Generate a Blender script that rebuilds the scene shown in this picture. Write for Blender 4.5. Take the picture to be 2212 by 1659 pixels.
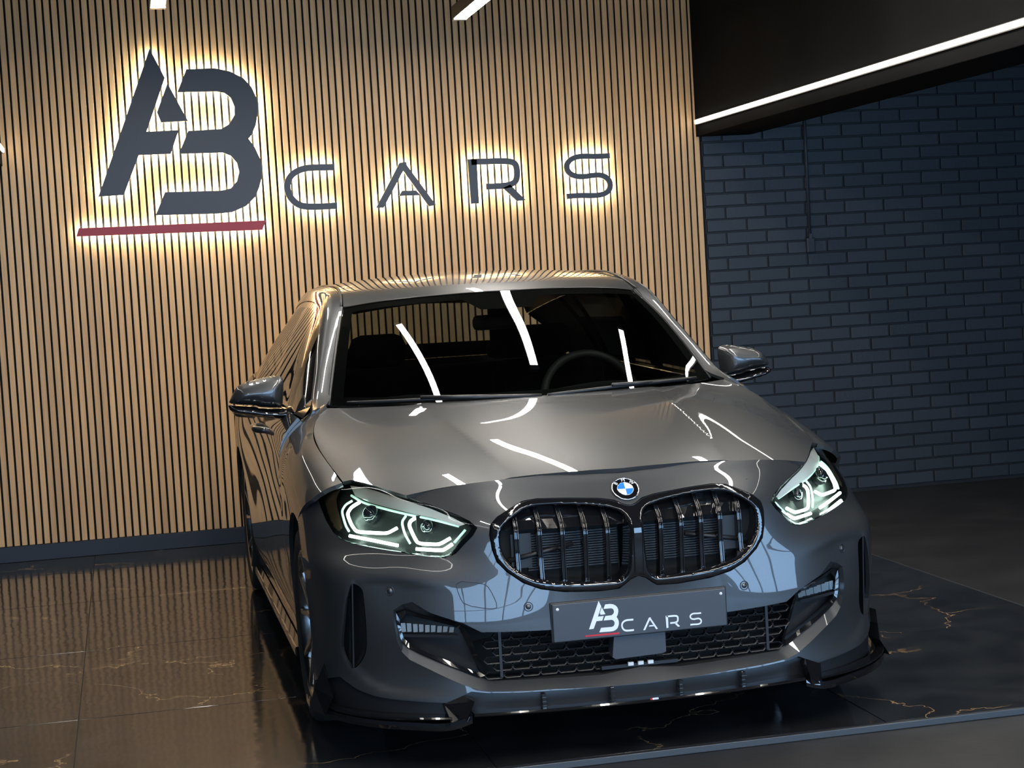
import bpy, bmesh, math, random
import numpy as np
from mathutils import Vector, Matrix
from mathutils.geometry import delaunay_2d_cdt
random.seed(7)
for o in list(bpy.data.objects): bpy.data.objects.remove(o, do_unlink=True)
SC = bpy.context.scene
COL = SC.collection
# ---------------------------------------------------------------- camera
IW, IH = 2212, 1659
CAM = np.array([-1.3961, -4.9245, 1.4049]); YAW, PITCH, ROLL, FPX = -0.2116, 0.0606, -0.0581, 3863.4
def cam_axes():
    f = np.array([-math.sin(YAW)*math.cos(PITCH), math.cos(YAW)*math.cos(PITCH), -math.sin(PITCH)])
    r0 = np.array([math.cos(YAW), math.sin(YAW), 0.]); u0 = np.cross(r0, f)
    return (math.cos(ROLL)*r0+math.sin(ROLL)*u0, -math.sin(ROLL)*r0+math.cos(ROLL)*u0, f)
CR, CU, CF = cam_axes()
cd = bpy.data.cameras.new('camera'); cam = bpy.data.objects.new('camera', cd); COL.objects.link(cam)
cd.sensor_fit = 'HORIZONTAL'; cd.sensor_width = 36; cd.lens = FPX*36/IW; cd.clip_start = .05; cd.clip_end = 100
cam.matrix_world = Matrix([[CR[0], CU[0], -CF[0], CAM[0]], [CR[1], CU[1], -CF[1], CAM[1]], [CR[2], CU[2], -CF[2], CAM[2]], [0, 0, 0, 1]])
SC.camera = cam
def ray(x, y): return CF+(x-IW/2)/FPX*CR-(y-IH/2)/FPX*CU
def on(x, y, ax, val):
    d = ray(x, y); return CAM+(val-CAM[ax])/d[ax]*d
def proj(P):
    d = np.asarray(P, float)-CAM; z = d@CF
    return np.stack([IW/2+FPX*(d@CR)/z, IH/2-FPX*(d@CU)/z], -1)
# ---------------------------------------------------------------- world, exposure
w = bpy.data.worlds.new('world'); SC.world = w; w.use_nodes = True
w.node_tree.nodes['Background'].inputs[0].default_value = (.35, .5, .7, 1); w.node_tree.nodes['Background'].inputs[1].default_value = .02
SC.view_settings.view_transform = 'Standard'; SC.view_settings.look = 'None'
SC.view_settings.exposure = 0.85; SC.view_settings.gamma = 1.0; SC.view_settings.use_curve_mapping = False
# light levels (used by the lamps' own builders below)
LAMP_E, STRIP_E, HALO_E, DAY_E, DRL_E = 42, 6, 42, 4.4, 5.5
# ---------------------------------------------------------------- materials
MATS = {}
def mat(name, col, rough=.5, metal=0, coat=0, coat_r=.03, spec=.5, emit=None, es=0, build=None):
    m = bpy.data.materials.new(name); m.use_nodes = True; nt = m.node_tree; b = nt.nodes['Principled BSDF']
    b.inputs['Base Color'].default_value = (*col, 1); b.inputs['Roughness'].default_value = rough; b.inputs['Metallic'].default_value = metal
    b.inputs['Coat Weight'].default_value = coat; b.inputs['Coat Roughness'].default_value = coat_r; b.inputs['Specular IOR Level'].default_value = spec
    if emit: b.inputs['Emission Color'].default_value = (*emit, 1); b.inputs['Emission Strength'].default_value = es
    if build: build(nt, b)
    MATS[name] = m; return m
def N(nt, t, **k):
    n = nt.nodes.new(t)
    for a, v in k.items():
        if a.startswith('i_'):
            key = a[2:]; key = int(key) if key.isdigit() else key.replace('_', ' ')
            n.inputs[key].default_value = v
        else: setattr(n, a, v)
    return n
def ramp(nt, src, stops, link=True):
    r = N(nt, 'ShaderNodeValToRGB'); e = r.color_ramp.elements
    while len(e) < len(stops): e.new(.5)
    for q, (p, c) in zip(e, stops): q.position = p; q.color = (*c, 1) if len(c) == 3 else c
    nt.links.new(src, r.inputs[0]); return r
def b_paint(nt, b):
    tc = N(nt, 'ShaderNodeTexCoord'); n = N(nt, 'ShaderNodeTexNoise', i_Scale=1800.0, i_Detail=1.0)
    nt.links.new(tc.outputs['Object'], n.inputs['Vector'])
    r = ramp(nt, n.outputs['Fac'], [(.35, (.050, .053, .056)), (.65, (.072, .076, .080))]); nt.links.new(r.outputs[0], b.inputs['Base Color'])
mat('paint', (.23, .235, .24), .42, .65, 1, .008, build=b_paint)
mat('gloss_black', (.006, .006, .007), .08, 0, 1, .02)
mat('satin_black', (.012, .012, .013), .42)
mat('matt_black', (.004, .004, .004), .8)
mat('tyre', (.012, .012, .012), .75)
def b_rim(nt, b): pass
mat('alloy', (.42, .43, .44), .22, 1)
mat('chrome', (.75, .76, .78), .08, 1)
mat('brake_metal', (.35, .35, .35), .4, 1)
mat('pale_grey', (.72, .72, .69), .35, .3)  # on the headlight panel this pale tone stands in for lens reflection
mat('lamp_dark', (.02, .022, .022), .3)
mat('lens_dark', (.01, .012, .015), .03, 0, 1, .01)
mat('drl', (.8, 1, .9), .4, emit=(.74, 1, .87), es=DRL_E)
mat('drl_dim', (.6, .8, .7), .3, emit=(.6, 1, .8), es=DRL_E*.07)
mat('reflection_brown', (.09, .065, .04), .2, 0, 1)  # reflection of the oak slats, put into the headlight's outer colour
mat('reflector', (.55, .58, .6), .12, .9)
mat('white_print', (.78, .8, .82), .4)
mat('red_print', (.55, .02, .03), .4)
mat('blue_enamel', (.03, .2, .72), .2, 0, 1)
mat('white_enamel', (.85, .86, .87), .2, 0, 1)
mat('plate_grey', (.05, .056, .066), .38)
mat('interior', (.010, .010, .011), .65)
mat('interior_soft', (.02, .02, .022), .8)
mat('wheel_leather', (.07, .07, .072), .45)
mat('radiator', (.05, .053, .056), .45, .5)
mat('mirror_glass', (.8, .8, .8), .02, 1)
def glass(name, tint, ior=1.5, k=1.0):
    m = bpy.data.materials.new(name); m.use_nodes = True; nt = m.node_tree; nt.nodes.remove(nt.nodes['Principled BSDF'])
    out = nt.nodes['Material Output']; t = N(nt, 'ShaderNodeBsdfTransparent'); t.inputs[0].default_value = (*tint, 1)
    g = N(nt, 'ShaderNodeBsdfGlossy'); g.inputs['Roughness'].default_value = .006; g.inputs[0].default_value = (.95, .97, 1, 1)
    fr = N(nt, 'ShaderNodeFresnel'); fr.inputs[0].default_value = ior
    mx = N(nt, 'ShaderNodeMixShader'); nt.links.new(fr.outputs[0], mx.inputs[0]); nt.links.new(t.outputs[0], mx.inputs[1]); nt.links.new(g.outputs[0], mx.inputs[2])
    nt.links.new(mx.outputs[0], out.inputs[0]); MATS[name] = m
glass('windscreen', (.42, .46, .45), 1.55); glass('side_glass', (.36, .38, .36), 1.6); glass('lamp_glass', (.93, .95, .94), 1.45)
def b_slat(nt, b):
    tc = N(nt, 'ShaderNodeTexCoord'); oi = N(nt, 'ShaderNodeObjectInfo'); ad = N(nt, 'ShaderNodeVectorMath', operation='ADD')
    sc = N(nt, 'ShaderNodeVectorMath', operation='SCALE'); sc.inputs['Scale'].default_value = 9.0
    cb = N(nt, 'ShaderNodeCombineXYZ')
    for i in range(3): nt.links.new(oi.outputs['Random'], cb.inputs[i])
    nt.links.new(cb.outputs[0], sc.inputs[0]); nt.links.new(tc.outputs['Object'], ad.inputs[0]); nt.links.new(sc.outputs[0], ad.inputs[1])
    mp = N(nt, 'ShaderNodeMapping'); mp.inputs['Scale'].default_value = (90, 90, 2.2); nt.links.new(ad.outputs[0], mp.inputs[0])
    n = N(nt, 'ShaderNodeTexNoise', i_Scale=1.0, i_Detail=5.0, i_Roughness=.6); nt.links.new(mp.outputs[0], n.inputs['Vector'])
    r = ramp(nt, n.outputs['Fac'], [(.25, (.60, .33, .135)), (.5, (.70, .41, .185)), (.75, (.77, .48, .23))])
    hv = N(nt, 'ShaderNodeHueSaturation'); mr = N(nt, 'ShaderNodeMapRange'); mr.inputs[3].default_value = .9; mr.inputs[4].default_value = 1.1
    nt.links.new(oi.outputs['Random'], mr.inputs[0]); nt.links.new(mr.outputs[0], hv.inputs['Value']); nt.links.new(r.outputs[0], hv.inputs['Color']); nt.links.new(hv.outputs[0], b.inputs['Base Color'])
mat('oak_slat', (.5, .33, .18), .5, build=b_slat)
mat('felt', (.004, .005, .004), .95)
mat('skirting', (.012, .014, .02), .5)
def b_brick(nt, b):
    tc = N(nt, 'ShaderNodeTexCoord'); oi = N(nt, 'ShaderNodeObjectInfo')
    n = N(nt, 'ShaderNodeTexNoise', i_Scale=55.0, i_Detail=4.0); nt.links.new(tc.outputs['Object'], n.inputs['Vector'])
    bp = N(nt, 'ShaderNodeBump'); bp.inputs['Strength'].default_value = .25; bp.inputs['Distance'].default_value = .004
    nt.links.new(n.outputs['Fac'], bp.inputs['Height']); nt.links.new(bp.outputs[0], b.inputs['Normal'])
    r = ramp(nt, oi.outputs['Random'], [(0, (.022, .026, .031)), (1, (.032, .036, .042))]); nt.links.new(r.outputs[0], b.inputs['Base Color'])
mat('brick_paint', (.04, .055, .072), .5, build=b_brick)
mat('mortar_paint', (.009, .0105, .013), .6)
mat('black_wall', (.010, .011, .014), .6)
def b_beam(nt, b):
    tc = N(nt, 'ShaderNodeTexCoord'); n = N(nt, 'ShaderNodeTexNoise', i_Scale=2.5, i_Detail=4.0); nt.links.new(tc.outputs['Object'], n.inputs['Vector'])
    r = ramp(nt, n.outputs['Fac'], [(.3, (.0022, .0024, .003)), (.7, (.004, .0042, .005))]); nt.links.new(r.outputs[0], b.inputs['Base Color'])
mat('beam_paint', (.02, .02, .022), .9, spec=.08, build=b_beam)
mat('lamp_body', (.02, .02, .02), .4)
mat('lamp_cap', (.35, .35, .34), .4)
mat('led_white', (1, 1, 1), .5, emit=(1, .94, .86), es=LAMP_E)
mat('led_strip', (1, 1, 1), .5, emit=(1, .96, .86), es=STRIP_E)
mat('led_halo', (1, 1, 1), .5, emit=(.9, 1, .93), es=HALO_E)
mat('day_glass', (.3, .4, .5), .1, emit=(.38, .64, 1.0), es=DAY_E)
mat('sign_face', (.028, .032, .042), .45)
mat('sign_red', (.33, .008, .018), .45)
def b_tile(nt, b):
    tc = N(nt, 'ShaderNodeTexCoord'); oi = N(nt, 'ShaderNodeObjectInfo'); cb = N(nt, 'ShaderNodeCombineXYZ')
    m1 = N(nt, 'ShaderNodeMath', operation='MULTIPLY'); m1.inputs[1].default_value = 37.0; nt.links.new(oi.outputs['Random'], m1.inputs[0])
    for i in range(3): nt.links.new(m1.outputs[0], cb.inputs[i])
    ad = N(nt, 'ShaderNodeVectorMath', operation='ADD'); nt.links.new(tc.outputs['Object'], ad.inputs[0]); nt.links.new(cb.outputs[0], ad.inputs[1])
    wn = N(nt, 'ShaderNodeTexNoise', i_Scale=2.3, i_Detail=5.0, i_Roughness=.6); nt.links.new(ad.outputs[0], wn.inputs['Vector'])
    sb = N(nt, 'ShaderNodeVectorMath', operation='SUBTRACT'); sb.inputs[1].default_value = (.5, .5, .5); nt.links.new(wn.outputs['Color'], sb.inputs[0])
    ss = N(nt, 'ShaderNodeVectorMath', operation='SCALE'); ss.inputs['Scale'].default_value = .55; nt.links.new(sb.outputs[0], ss.inputs[0])
    a2 = N(nt, 'ShaderNodeVectorMath', operation='ADD'); nt.links.new(ad.outputs[0], a2.inputs[0]); nt.links.new(ss.outputs[0], a2.inputs[1])
    vo = N(nt, 'ShaderNodeTexVoronoi', feature='DISTANCE_TO_EDGE', i_Scale=1.5); nt.links.new(a2.outputs[0], vo.inputs['Vector'])
    v1 = ramp(nt, vo.outputs['Distance'], [(0, (1, 1, 1)), (.003, (.8, .8, .8)), (.007, (0, 0, 0))])
    mk = N(nt, 'ShaderNodeTexNoise', i_Scale=1.7, i_Detail=2.0); nt.links.new(ad.outputs[0], mk.inputs['Vector'])
    mr = ramp(nt, mk.outputs['Fac'], [(.46, (0, 0, 0)), (.60, (1, 1, 1))])
    mu = N(nt, 'ShaderNodeMath', operation='MULTIPLY'); nt.links.new(v1.outputs[0], mu.inputs[0]); nt.links.new(mr.outputs[0], mu.inputs[1])
    cl = N(nt, 'ShaderNodeTexNoise', i_Scale=6.0, i_Detail=6.0); nt.links.new(a2.outputs[0], cl.inputs['Vector'])
    base = ramp(nt, cl.outputs['Fac'], [(.3, (.011, .012, .014)), (.7, (.026, .028, .031))])
    mx = N(nt, 'ShaderNodeMix', data_type='RGBA'); nt.links.new(mu.outputs[0], mx.inputs[0]); nt.links.new(base.outputs[0], mx.inputs[6]); mx.inputs[7].default_value = (.34, .22, .11, 1)
    nt.links.new(mx.outputs[2], b.inputs['Base Color'])
    rp = N(nt, 'ShaderNodeTexNoise', i_Scale=9.0, i_Detail=2.0); nt.links.new(tc.outputs['Object'], rp.inputs['Vector'])
    bp = N(nt, 'ShaderNodeBump'); bp.inputs['Strength'].default_value = .05; bp.inputs['Distance'].default_value = .02
    nt.links.new(rp.outputs['Fac'], bp.inputs['Height']); nt.links.new(bp.outputs[0], b.inputs['Normal'])
mat('marble_tile', (.02, .021, .024), .10, build=b_tile)
mat('grout', (.04, .042, .045), .7)
mat('metal_edge', (.10, .105, .11), .4, .7)
def b_conc(nt, b):
    tc = N(nt, 'ShaderNodeTexCoord'); n = N(nt, 'ShaderNodeTexNoise', i_Scale=3.0, i_Detail=8.0, i_Roughness=.65); nt.links.new(tc.outputs['Object'], n.inputs['Vector'])
    r = ramp(nt, n.outputs['Fac'], [(.3, (.010, .010, .012)), (.55, (.020, .020, .022)), (.75, (.034, .033, .035))]); nt.links.new(r.outputs[0], b.inputs['Base Color'])
    bp = N(nt, 'ShaderNodeBump'); bp.inputs['Strength'].default_value = .3; bp.inputs['Distance'].default_value = .01; nt.links.new(n.outputs['Fac'], bp.inputs['Height']); nt.links.new(bp.outputs[0], b.inputs['Normal'])
mat('dark_concrete', (.02, .02, .022), .55, build=b_conc)
mat('ceiling_paint', (.02, .02, .022), .7)
# ---------------------------------------------------------------- object helpers
def tag(o, label=None, cat=None, group=None, kind=None):
    if label: o['label'] = label
    if cat: o['category'] = cat
    if group: o['group'] = group
    if kind: o['kind'] = kind
    return o
def empty(name, loc=(0, 0, 0), parent=None):
    o = bpy.data.objects.new(name, None); COL.objects.link(o); o.location = loc; o.empty_display_size = .1
    if parent: o.parent = parent
    return o
def mesh(name, V, F, m, parent=None, normals=None, smooth=True, loc=None):
    me = bpy.data.meshes.new(name); me.from_pydata([tuple(map(float, v)) for v in V], [], [tuple(map(int, f)) for f in F]); me.update()
    if smooth: me.polygons.foreach_set('use_smooth', [True]*len(me.polygons))
    if normals is not None: me.normals_split_custom_set_from_vertices([tuple(map(float, n)) for n in normals])
    o = bpy.data.objects.new(name, me); COL.objects.link(o)
    if isinstance(m, str): m = MATS[m]
    me.materials.append(m)
    if parent: o.parent = parent
    if loc is not None: o.location = loc
    return o
def from_bm(name, bm, m, parent=None, smooth=False, loc=None):
    me = bpy.data.meshes.new(name); bm.to_mesh(me); bm.free()
    if smooth: me.polygons.foreach_set('use_smooth', [True]*len(me.polygons))
    me.materials.append(MATS[m] if isinstance(m, str) else m)
    o = bpy.data.objects.new(name, me); COL.objects.link(o)
    if parent: o.parent = parent
    if loc is not None: o.location = loc
    return o
def bm_box(bm, lo, hi, bev=0):
    c = [(a+b)/2 for a, b in zip(lo, hi)]; s = [abs(b-a) for a, b in zip(lo, hi)]
    r = bmesh.ops.create_cube(bm, size=1, matrix=Matrix.Translation(c) @ Matrix.Diagonal((*s, 1)))
    if bev:
        es = list({e for v in r['verts'] for e in v.link_edges})
        bmesh.ops.bevel(bm, geom=es, offset=bev, segments=2, affect='EDGES', profile=.5)
def box(name, lo, hi, m, parent=None, bev=0, smooth=False):
    bm = bmesh.new(); bm_box(bm, lo, hi, bev); return from_bm(name, bm, m, parent, smooth)
def tube_data(path, r, n=8, close=False, V=None, F=None):
    V = [] if V is None else V; F = [] if F is None else F
    P = np.array(path, float); L = len(P); base = len(V)
    T = np.gradient(P, axis=0) if not close else np.roll(P, -1, 0)-np.roll(P, 1, 0)
    T /= np.linalg.norm(T, axis=1)[:, None]+1e-12
    up = np.array([0, 0, 1.]) if abs(T[0][2]) < .9 else np.array([1., 0, 0])
    a = np.cross(T[0], up); a /= np.linalg.norm(a); rr = r if hasattr(r, '__len__') else [r]*L
    for i in range(L):
        a = a-T[i]*(a@T[i]); a /= np.linalg.norm(a); b = np.cross(T[i], a)
        for k in range(n):
            t = 2*math.pi*k/n; V.append(P[i]+rr[i]*(math.cos(t)*a+math.sin(t)*b))
    for i in range(L if close else L-1):
        j = (i+1) % L
        for k in range(n):
            F.append((base+i*n+k, base+i*n+(k+1) % n, base+j*n+(k+1) % n, base+j*n+k))
    if not close:
        F.append([base+k for k in range(n)][::-1]); F.append([base+(L-1)*n+k for k in range(n)])
    return V, F
def tube(name, path, r, m, parent=None, n=8, close=False):
    V, F = tube_data(path, r, n, close); return mesh(name, V, F, m, parent)
def lathe(name, prof, m, parent=None, n=48, axis='x', loc=(0, 0, 0), smooth=True):
    # prof: (axial, radius)
    V = []; F = []
    for a, r in prof:
        for k in range(n):
            t = 2*math.pi*k/n; c, s = r*math.cos(t), r*math.sin(t)
            V.append({'x': (a, c, s), 'y': (c, a, s), 'z': (c, s, a)}[axis])
    for i in range(len(prof)-1):
        for k in range(n): F.append((i*n+k, i*n+(k+1) % n, (i+1)*n+(k+1) % n, (i+1)*n+k))
    return mesh(name, V, F, m, parent, smooth=smooth, loc=loc)
def mirror_x(o, name=None, parent=None):
    me = o.data.copy(); nrm = None
    if me.has_custom_normals:
        vn = np.zeros((len(me.vertices), 3))
        for l, cn in zip(me.loops, me.corner_normals): vn[l.vertex_index] = cn.vector
        nrm = vn*np.array([-1, 1, 1])
    V = [(-v.co.x, v.co.y, v.co.z) for v in me.vertices]; F = [tuple(reversed(p.vertices)) for p in me.polygons]
    q = mesh(name or o.name.split('.')[0], V, F, o.data.materials[0], parent if parent is not None else o.parent, nrm, smooth=bool(len(me.polygons) and me.polygons[0].use_smooth))
    bpy.data.meshes.remove(me); return q
# ---------------------------------------------------------------- spline surfaces
def nspl(k, V, q):
    k = np.asarray(k, float); V = np.asarray(V, float); n = len(k); h = np.diff(k); sh = V.shape[1:]; Y = V.reshape(n, -1)
    A = np.zeros((n, n)); B = np.zeros_like(Y); A[0, 0] = A[-1, -1] = 1
    for i in range(1, n-1):
        A[i, i-1] = h[i-1]; A[i, i] = 2*(h[i-1]+h[i]); A[i, i+1] = h[i]; B[i] = 6*((Y[i+1]-Y[i])/h[i]-(Y[i]-Y[i-1])/h[i-1])
    M = np.linalg.solve(A, B); q = np.asarray(q, float); i = np.clip(np.searchsorted(k, q)-1, 0, n-2); hh = h[i][:, None]
    a = (k[i+1]-q)[:, None]; b = (q-k[i])[:, None]
    R = M[i]*a**3/(6*hh)+M[i+1]*b**3/(6*hh)+(Y[i]/hh-M[i]*hh/6)*a+(Y[i+1]/hh-M[i+1]*hh/6)*b
    return R.reshape((len(q),)+sh)
def curve3(pts, n=60):
    P = np.array(pts, float); k = np.r_[0, np.cumsum(np.linalg.norm(np.diff(P, axis=0), axis=1))]
    return nspl(k, P, np.linspace(0, k[-1], n))
class Surf:
    def __init__(s, ctrl, sym=False, nu=260, nv=200, disp=None):
        C = np.array(ctrl, float)
        if sym: C = np.concatenate([C[:, :0:-1]*np.array([-1, 1, 1]), C], 1)
        du = np.linalg.norm(np.diff(C, axis=1), axis=2).mean(0); dv = np.linalg.norm(np.diff(C, axis=0), axis=2).mean(1)
        s.ku = np.r_[0, np.cumsum(du)]; s.kv = np.r_[0, np.cumsum(dv)]
        if sym: s.ku -= s.ku[-1]/2
        s.U = np.linspace(s.ku[0], s.ku[-1], nu); s.V = np.linspace(0, s.kv[-1], nv)
        D = nspl(s.kv, C, s.V); D = nspl(s.ku, D.transpose(1, 0, 2), s.U).transpose(1, 0, 2)
        if disp is not None: D = disp(D)
        s.D = D
        gu = np.gradient(D, axis=1); gv = np.gradient(D, axis=0); n = np.cross(gu, gv); s.NN = n/(np.linalg.norm(n, axis=2)[..., None]+1e-12)
    def _b(s, G, uv):
        uv = np.asarray(uv, float); x = np.clip((uv[:, 0]-s.U[0])/(s.U[-1]-s.U[0]), 0, 1)*(len(s.U)-1); y = np.clip((uv[:, 1]-s.V[0])/(s.V[-1]-s.V[0]), 0, 1)*(len(s.V)-1)
        i = np.minimum(x.astype(int), len(s.U)-2); j = np.minimum(y.astype(int), len(s.V)-2); a = (x-i)[:, None]; b = (y-j)[:, None]
        return (G[j, i]*(1-a)+G[j, i+1]*a)*(1-b)+(G[j+1, i]*(1-a)+G[j+1, i+1]*a)*b
    def at(s, uv): return s._b(s.D, uv)
    def nrm(s, uv):
        n = s._b(s.NN, uv); return n/(np.linalg.norm(n, axis=1)[:, None]+1e-12)
    def inv(s, pts, f=proj, facing=True):
        # parameters of the surface points whose image under f is pts
        G = f(s.D.reshape(-1, 3)).reshape(s.D.shape[0], s.D.shape[1], 2); out = []
        bad = None
        if f is proj and facing:
            bad = ((s.D-CAM)*s.NN).sum(2) > .0
        for p in pts:
            d = ((G-np.asarray(p))**2).sum(2)
            if bad is not None: d = d+np.where(bad, 400., 0)
            j, i = np.unravel_index(d.argmin(), d.shape); uv = np.array([s.U[i], s.V[j]])
            for _ in range(8):
                e = 1e-3; q = np.array([uv, uv+[e, 0], uv+[0, e]]); g = f(s.at(q)); J = np.stack([(g[1]-g[0])/e, (g[2]-g[0])/e], 1)
                try: st = np.linalg.solve(J, np.asarray(p)-g[0])
                except np.linalg.LinAlgError: break
                uv = uv+np.clip(st, -.03, .03)
                uv = np.array([np.clip(uv[0], s.U[0], s.U[-1]), np.clip(uv[1], s.V[0], s.V[-1])])
            out.append(uv)
        return np.array(out)
XY = lambda P: P[:, [0, 1]]
YZ = lambda P: P[:, [1, 2]]
XZ = lambda P: P[:, [0, 2]]
def inside(poly, P):
    poly = np.asarray(poly); P = np.asarray(P); x, y = P[:, 0], P[:, 1]; r = np.zeros(len(P), bool); a = poly; b = np.roll(poly, -1, 0)
    for (x0, y0), (x1, y1) in zip(a, b):
        c = ((y0 > y) != (y1 > y)); 
        if y1 != y0: r ^= c & (x < (x1-x0)*(y-y0)/(y1-y0)+x0)
    return r
def segdist(poly, P, close=True):
    a = np.asarray(poly); b = np.roll(a, -1, 0)
    if not close: a, b = a[:-1], b[:-1]
    d = np.full(len(P), 1e9)
    for p, q in zip(a, b):
        v = q-p; L = v@v+1e-18; t = np.clip(((P-p)@v)/L, 0, 1); d = np.minimum(d, np.linalg.norm(P-(p+t[:, None]*v), axis=1))
    return d
def resamp(poly, sp, close=True):
    P = np.asarray(poly, float); out = []; n = len(P)
    for i in range(n if close else n-1):
        a, b = P[i], P[(i+1) % n]; k = max(1, int(math.ceil(np.linalg.norm(b-a)/sp)))
        out += [a+(b-a)*t/k for t in range(k)]
    if not close: out.append(P[-1])
    return np.array(out)
def smooth_poly(poly, it=1):
    P = np.asarray(poly, float)
    for _ in range(it): P = np.stack([.75*P+.25*np.roll(P, -1, 0), .25*P+.75*np.roll(P, -1, 0)], 1).reshape(-1, 2)
    return P
def inset(poly, d):
    # shrink (d>0) a closed polygon, mitred
    P = np.asarray(poly, float); n = len(P); ar = .5*np.sum(P[:, 0]*np.roll(P[:, 1], -1)-np.roll(P[:, 0], -1)*P[:, 1]); sg = 1 if ar > 0 else -1
    out = []
    for i in range(n):
        a, b, c = P[i-1], P[i], P[(i+1) % n]; e1 = (b-a)/(np.linalg.norm(b-a)+1e-12); e2 = (c-b)/(np.linalg.norm(c-b)+1e-12)
        n1 = sg*np.array([-e1[1], e1[0]]); n2 = sg*np.array([-e2[1], e2[0]]); m = n1+n2; L = m@m
        m = m*min(2/(L+1e-9), 2.0) if L > 1e-6 else n1
        out.append(b+m*d)
    return np.array(out)
def cdt(loops, sp):
    # loops: [outer, hole, ...] -> points, triangles
    L = [resamp(l, sp) for l in loops]; pts = []; edges = []
    for l in L:
        b = len(pts); pts += list(l); edges += [(b+i, b+(i+1) % len(l)) for i in range(len(l))]
    o = L[0]; lo, hi = o.min(0), o.max(0); g = []
    ny = int((hi[1]-lo[1])/(sp*.87))+1
    for j in range(ny):
        y = lo[1]+(j+.5)*sp*.87
        g += [(x, y) for x in np.arange(lo[0]+(.25 if j % 2 else .75)*sp, hi[0], sp)]
    if g:
        g = np.array(g); k = inside(o, g)
        for h in L[1:]: k &= ~inside(h, g)
        g = g[k]
        if len(g):
            d = np.full(len(g), 1e9)
            for l in L: d = np.minimum(d, segdist(l, g))
            g = g[d > .55*sp]; pts += list(g)
    r = delaunay_2d_cdt([Vector((float(p[0]), float(p[1]))) for p in pts], edges, [], 0, 1e-7)
    P = np.array([(v.x, v.y) for v in r[0]]); T = np.array([f for f in r[2] if len(f) == 3])
    c = P[T].mean(1); k = inside(o, c)
    for h in L[1:]: k &= ~inside(h, c)
    T = T[k]; a = P[T]; ar = (a[:, 1, 0]-a[:, 0, 0])*(a[:, 2, 1]-a[:, 0, 1])-(a[:, 1, 1]-a[:, 0, 1])*(a[:, 2, 0]-a[:, 0, 0])
    T = T[np.abs(ar) > 1e-10]; ar = ar[np.abs(ar) > 1e-10]; T[ar < 0] = T[ar < 0][:, ::-1]
    return P, T
def rim_faces(V, T, NR, depth, V2, F2, N2, dirv=None):
    cnt = {}
    for t in T:
        for a, b in ((t[0], t[1]), (t[1], t[2]), (t[2], t[0])):
            if (b, a) in cnt: cnt.pop((b, a))
            else: cnt[(a, b)] = 1
    for a, b in cnt:
        ed = V[b]-V[a]; n = np.cross(ed, NR[a]); L = np.linalg.norm(n)
        if L < 1e-12: continue
        n /= L; k = len(V2); da = -NR[a]*depth if dirv is None else np.asarray(dirv)*depth; db = -NR[b]*depth if dirv is None else np.asarray(dirv)*depth
        V2 += [V[a], V[b], V[b]+db, V[a]+da]; N2 += [n]*4; F2.append((k, k+3, k+2, k+1))
def panel(name, surf, loops, m, parent, sp=.016, depth=.012, off=0, dirv=None, rim=True):
    P, T = cdt(loops, sp); V = surf.at(P); NR = surf.nrm(P)
    if off: V = V+NR*off
    V2 = list(V); F2 = [tuple(t) for t in T]; N2 = list(NR)
    if rim and depth: rim_faces(V, T, NR, depth, V2, F2, N2, dirv)
    return mesh(name, V2, F2, m, parent, N2)
def msym(uv): return np.asarray(uv)*np.array([-1, 1])
def flat_poly(name, loops, to3, m, parent, thick, sp=1e9, back=True):
    # extruded flat polygon: to3(P2, d) maps 2D + depth to 3D
    P, T = cdt(loops, sp if sp < 1e8 else 10.); A = to3(P, 0.); B = to3(P, thick); n = len(P); F = [tuple(t) for t in T]
    cnt = {}
    for t in T:
        for a, b in ((t[0], t[1]), (t[1], t[2]), (t[2], t[0])):
            if (b, a) in cnt: cnt.pop((b, a))
            else: cnt[(a, b)] = 1
    if back: F += [tuple(n+i for i in t[::-1]) for t in T]
    F += [(a, n+a, n+b, b) for a, b in cnt]
    return mesh(name, np.concatenate([A, B]), F, m, parent, smooth=False)
# ================================================================ ROOM
WY = 5.136                                   # face of the slats
floor = box('floor', (-7.2, -9.3, -.16), (5.2, 5.4, -.022), 'dark_concrete'); tag(floor, 'dark rough concrete floor in front of the tiled platform', kind='structure')
plat = box('floor_platform', (-2.83, .04, -.0215), (1.957, 5.15, -.006), 'grout'); tag(plat, 'raised tiled floor the car stands on', kind='structure')
TX = [1.96, .76, -.44, -1.635, -2.835]; TYS = [.04, 1.2, 2.4, 3.6, 4.8, 5.14]
for i in range(4):
    for j in range(5):
        x1, x0, y0, y1 = TX[i], TX[i+1], TYS[j], TYS[j+1]; g = .0017
        cx, cy = (x0+x1)/2, (y0+y1)/2; bm = bmesh.new(); bm_box(bm, (x0+g-cx, y0+g-cy, -.012), (x1-g-cx, y1-g-cy, 0), .0012)
        from_bm('tile', bm, 'marble_tile', plat, loc=(cx, cy, 0))
ed = box('trim_1', (-2.84, .022, -.0215), (1.972, .0395, -.001), 'metal_edge', None, .002); tag(ed, 'thin metal edging along the front of the tiled floor', kind='structure')
ed2 = box('trim_2', (1.961, .0405, -.0215), (1.972, 5.13, -.001), 'metal_edge', None, .002); tag(ed2, 'thin metal edging along the right side of the tiled floor', kind='structure')
wb = box('wall_back', (-7, WY+.022, -.02), (1.985, 5.4, 3.6), 'black_wall'); tag(wb, 'back wall clad in vertical oak slats', kind='structure')
pan = box('felt_backing', (-2.65, WY+.011, .088), (1.983, WY+.0215, 3.55), 'felt', wb)
gx = on(1397.3, 0, 1, WY)[0]; gx += .04*round((1.97-gx)/.04)          # a gap centre near the right end
SW = .0285; bm = bmesh.new(); bm_box(bm, (-SW/2, 0, .089), (SW/2, .011, 3.5), .0012); slat = from_bm('slat', bm, 'oak_slat', wb); slat.location = (gx-.02, WY, 0)
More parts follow.
